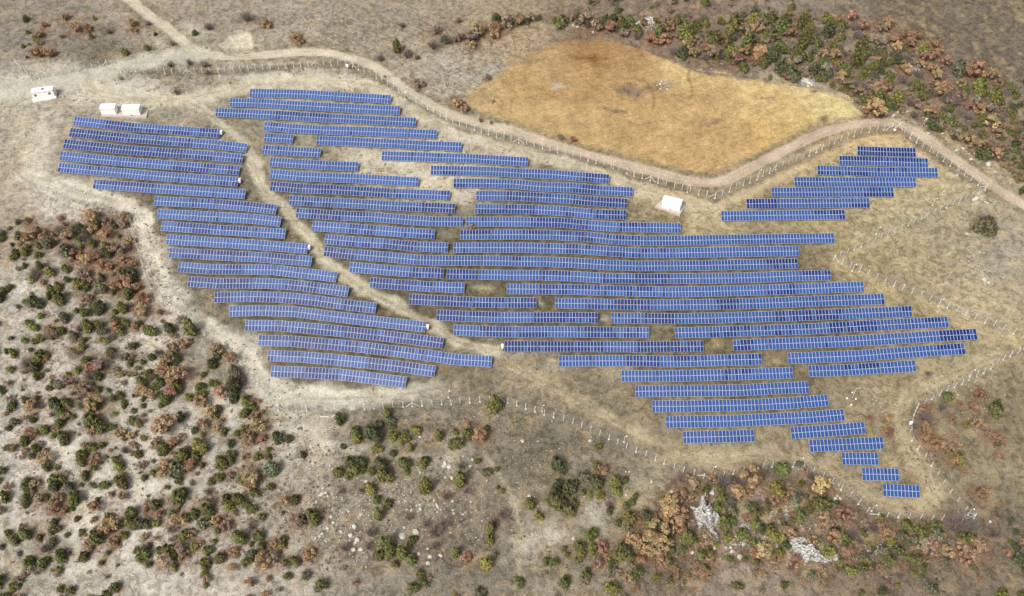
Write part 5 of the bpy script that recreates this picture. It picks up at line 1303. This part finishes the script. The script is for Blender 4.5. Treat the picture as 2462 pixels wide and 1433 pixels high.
# loose stones and dead grass: nobody could count them
def scatter_stuff():
    r = np.random.default_rng(77)
    areas = [(930, 1220, 270, 140, 1500), (1850, 1280, 200, 85, 900), (1705, 1235, 30, 45, 350), (1895, 1245, 40, 25, 300), (1950, 1320, 80, 30, 400), (2100, 1325, 30, 14, 120), (1790, 1268, 50, 14, 260), (1800, 1300, 50, 14, 200), (1945, 200, 50, 14, 260), (1560, 60, 40, 16, 200), (2200, 165, 30, 30, 150), (2240, 290, 60, 30, 220), (1960, 180, 330, 120, 900), (2300, 350, 110, 70, 350), (300, 1050, 260, 280, 500), (2340, 650, 70, 100, 160), (1430, 58, 110, 20, 160), (1300, 1130, 180, 130, 300),
             (1600, 204, 30, 9, 50), (1340, 211, 18, 8, 50), (2330, 930, 80, 60, 90), (2120, 980, 60, 60, 60), (1000, 420, 120, 60, 120), (400, 200, 300, 40, 120)]
    V, F = [], []
    base = [np.array([v.co[:] for v in m.vertices]) for m in [rock_mesh(70 + i, 1) for i in range(3)]]
    fs = [np.array([p.vertices[:] for p in m.polygons]) for m in [rock_mesh(70, 1)]][0]
    off = 0
    for (bx, by, sx, sy, n) in areas:
        for _ in range(n):
            px = bx + sx * r.normal(0, .5); py = by + sy * r.normal(0, .5)
            p = on_ground(np.array([px]), np.array([py]))[0]
            s = 0.14 + 0.46 * r.random() ** 3
            a = r.uniform(0, 6.28); ca, sa = math.cos(a), math.sin(a)
            b = base[r.integers(3)] * np.array([s, s * r.uniform(.6, 1), s * .8])
            b = np.stack([b[:, 0] * ca - b[:, 1] * sa, b[:, 0] * sa + b[:, 1] * ca, b[:, 2]], 1)
            V.append(b + np.array([p[0], p[1], height(p[0], p[1]) + 0.02])); F.append(fs + off); off += len(b)
    o = mesh_obj("loose_stones", np.concatenate(V), np.concatenate(F), M_ROCK); tag(o, kind='stuff')
    # dry grass and low thorn tufts
    V, C = [], []
    g = [(1400, 700, 900, 420, 2600, (126, 112, 76)), (1000, 1180, 420, 190, 2400, (124, 112, 88)), (350, 950, 330, 420, 1500, (140, 116, 92)), (2150, 700, 260, 420, 1500, (150, 132, 92)), (600, 150, 560, 110, 1500, (128, 114, 92)),
         (2000, 170, 400, 150, 2200, (128, 104, 82)), (1150, 150, 200, 100, 500, (138, 122, 96)), (1850, 1260, 420, 120, 1600, (134, 106, 80)), (600, 600, 420, 240, 1500, (116, 104, 78)), (1300, 300, 500, 150, 600, (120, 104, 78))]
    field_poly = FIELD
    for (bx, by, sx, sy, n, col) in g:
        px = bx + sx * r.uniform(-1, 1, n); py = by + sy * r.uniform(-1, 1, n)
        p = on_ground(px, py)
        keep = ~in_poly(p[:, 0], p[:, 1], field_poly) & (polyline_dist(p[:, 0], p[:, 1], ROAD_MAIN) > 2.2) & (polyline_dist(p[:, 0], p[:, 1], ROAD_ENTRY) > 3.2) & (polyline_dist(p[:, 0], p[:, 1], ROAD_LOOP) > 1.8) & (polyline_dist(p[:, 0], p[:, 1], TRACK) > 1.6)
        keep &= fbm(p[:, 0], p[:, 1], 9, 3, 201) > 0.44
        for q in p[keep]:
            z = height(q[0], q[1]); s = 0.18 + 0.40 * r.random() ** 2; tone = r.uniform(.9, 1.35)
            for k in range(7):
                a = r.uniform(0, 6.28); e = np.array([q[0] + math.cos(a) * s * r.uniform(.4, 1.1), q[1] + math.sin(a) * s * r.uniform(.4, 1.1), z + s * r.uniform(.25, .8)])
                b0 = np.array([q[0], q[1], z - .03]) + r.normal(0, s * .3, 3) * np.array([1, 1, 0]); w = np.array([-math.sin(a), math.cos(a), .4]) * s * .22
                V.append([b0 - w, b0 + w, e + w * .6, e - w * .6]); C.append(lin(col) * tone * r.uniform(.8, 1.2) * ALBEDO_K)
    me = leaf_object("dry_grass", np.array(V), np.array(C))
    o = bpy.data.objects.new("dry_grass", me); COL.objects.link(o); tag(o, kind='stuff')
    # low brown twiggy brush and leaf litter between the shrubs
    V, C = [], []
    tones = [(150, 124, 102), (160, 126, 98), (138, 122, 112), (146, 132, 112), (128, 112, 98)]
    src = [(q[0], q[1], q[2]) for q in OAK for _ in range(13)] + [(q[0], q[1], q[2] * .8) for q in JUN if q[0] < 700 and q[1] > 500 or q[1] < 420 and q[0] > 1200 for _ in range(4)] + [(q[0], q[1], q[2]) for q in BAREB for _ in range(9)]
    for (bx, by, sx, sy, n) in ((2020, 170, 330, 110, 900), (2280, 280, 110, 130, 500), (250, 650, 190, 110, 500), (230, 900, 180, 100, 350), (560, 1180, 80, 150, 200), (1850, 1240, 220, 110, 700), (2150, 1300, 180, 60, 400), (1600, 1290, 100, 60, 250), (1180, 90, 120, 30, 200)):
        src += [(bx + sx * r.uniform(-1, 1), by + sy * r.uniform(-1, 1), 12.0) for _ in range(n)]
    a = np.array(src); px = a[:, 0] + a[:, 2] * r.normal(0, .62, len(a)); py = a[:, 1] + a[:, 2] * r.normal(0, .5, len(a))
    p = on_ground(px, py)
    keep = ~in_poly(p[:, 0], p[:, 1], field_poly) & (polyline_dist(p[:, 0], p[:, 1], ROAD_MAIN) > 2.6)
    for q in p[keep]:
        z = height(q[0], q[1]); s = 0.35 + 0.65 * r.random() ** 1.5; col = lin(tones[r.integers(5)]) * 0.80
        for k in range(9):
            an = r.uniform(0, 6.28); rr_ = s * r.uniform(.3, 1.2)
            c0 = np.array([q[0] + math.cos(an) * rr_ * .8, q[1] + math.sin(an) * rr_ * .8, z + s * r.uniform(.02, .42)])
            u = np.array([math.cos(an), math.sin(an), r.uniform(.1, .9)]) * s * r.uniform(.14, .34); w = np.array([-math.sin(an), math.cos(an), r.uniform(-.4, .4)]) * s * r.uniform(.03, .10)
            V.append([c0 - u - w, c0 - u + w, c0 + u + w, c0 + u - w]); C.append(col * r.uniform(.75, 1.25))
    me = leaf_object("undergrowth", np.array(V), np.array(C))
    o = bpy.data.objects.new("undergrowth", me); COL.objects.link(o); tag(o, kind='stuff')
    # the scrub carrying on past the photo's own edges, one mass
    V, C = [], []
    cj = [juniper_crown(900 + i, False, 330) for i in range(3)]; co = [oak_crown(910 + i, 470) for i in range(3)]
    bc = [bare_crown(920 + i) for i in range(3)]
    def put(px, py, kind, smin, smax):
        p = on_ground(np.array([px]), np.array([py]))[0]
        if in_poly(p[None, 0], p[None, 1], FIELD)[0] or polyline_dist(p[None, 0], p[None, 1], ROAD_MAIN)[0] < 5: return
        z = height(p[0], p[1])
        v, c = (co if kind == 'o' else cj if kind == 'j' else bc)[r.integers(3)]
        s = r.uniform(smin, smax); a = r.uniform(0, 6.28); ca, sa = math.cos(a), math.sin(a)
        v = v * np.array([s, s * r.uniform(.7, 1.2), s * r.uniform(.7, 1.0)])
        v = np.stack([v[..., 0] * ca - v[..., 1] * sa, v[..., 0] * sa + v[..., 1] * ca, v[..., 2]], -1) + np.array([p[0], p[1], z])
        pal = ([BROWN[''], BROWN['b'], BROWN['b'], BROWN['r'], BROWN['']] if kind == 'o' else list(GREEN.values()) if kind == 'j' else [GREYC, (146, 126, 108), (150, 122, 104), GREYC, (132, 122, 112)])
        V.append(v); C.append(c * lin(pal[r.integers(5)]) * r.uniform(.8, 1.0))
    for _ in range(640):
        e = r.integers(4)
        if e == 0: px, py = r.uniform(-140, 50), r.uniform(520, 1520)
        elif e == 1: px, py = r.uniform(-140, 2600), r.uniform(1365, 1500)
        elif e == 2: px, py = r.uniform(2412, 2600), (r.uniform(200, 480) if r.random() < .7 else r.uniform(1250, 1500))
        else: px, py = r.uniform(1400, 1960), r.uniform(-120, 32)
        put(px, py, 'o' if r.random() < .42 else 'j', 1.4, 3.6)
    HILL = [(1380,40),(1930,36),(2020,56),(2130,90),(2220,140),(2300,180),(2407,230),(2500,270),(2500,500),(2400,400),(2330,350),(2240,310),(2150,285),(2090,270),(2030,225),(1960,195),(1880,180),(1780,165),(1700,150),(1620,120),(1540,90),(1450,70),(1380,60)]
    LOWR = [(1540,1230),(1640,1180),(1700,1160),(1960,1150),(2090,1255),(2340,1262),(2390,1300),(2400,1370),(1500,1400),(1440,1330)]
    LOWL = [(50,560),(310,530),(340,740),(430,800),(600,950),(640,1000),(660,1400),(50,1400)]
    for poly, n, mixp, smin, smax in ((HILL, 950, (.55, .80), 1.4, 3.1), (LOWR, 340, (.6, .82), 1.4, 3.2), (LOWL, 420, (.6, .6), 1.0, 2.8)):
        a = np.array(poly, float); k = 0
        while k < n:
            px, py = r.uniform(a[:, 0].min(), a[:, 0].max()), r.uniform(a[:, 1].min(), a[:, 1].max())
            if not in_poly(np.array([px]), np.array([py]), poly)[0]: continue
            k += 1
            if fbm(np.array([px / 6.0]), np.array([py / 6.0]), 9, 2, 301)[0] < (.40 if poly is not LOWL else .5): continue
            u = r.random(); put(px, py, 'o' if u < mixp[0] else 'j' if u < mixp[1] and poly is not LOWL else 'b', smin, smax)
    me = leaf_object("scrub", np.concatenate(V), np.concatenate(C))
    o = bpy.data.objects.new("scrub", me); COL.objects.link(o); tag(o, kind='stuff')
scatter_stuff()
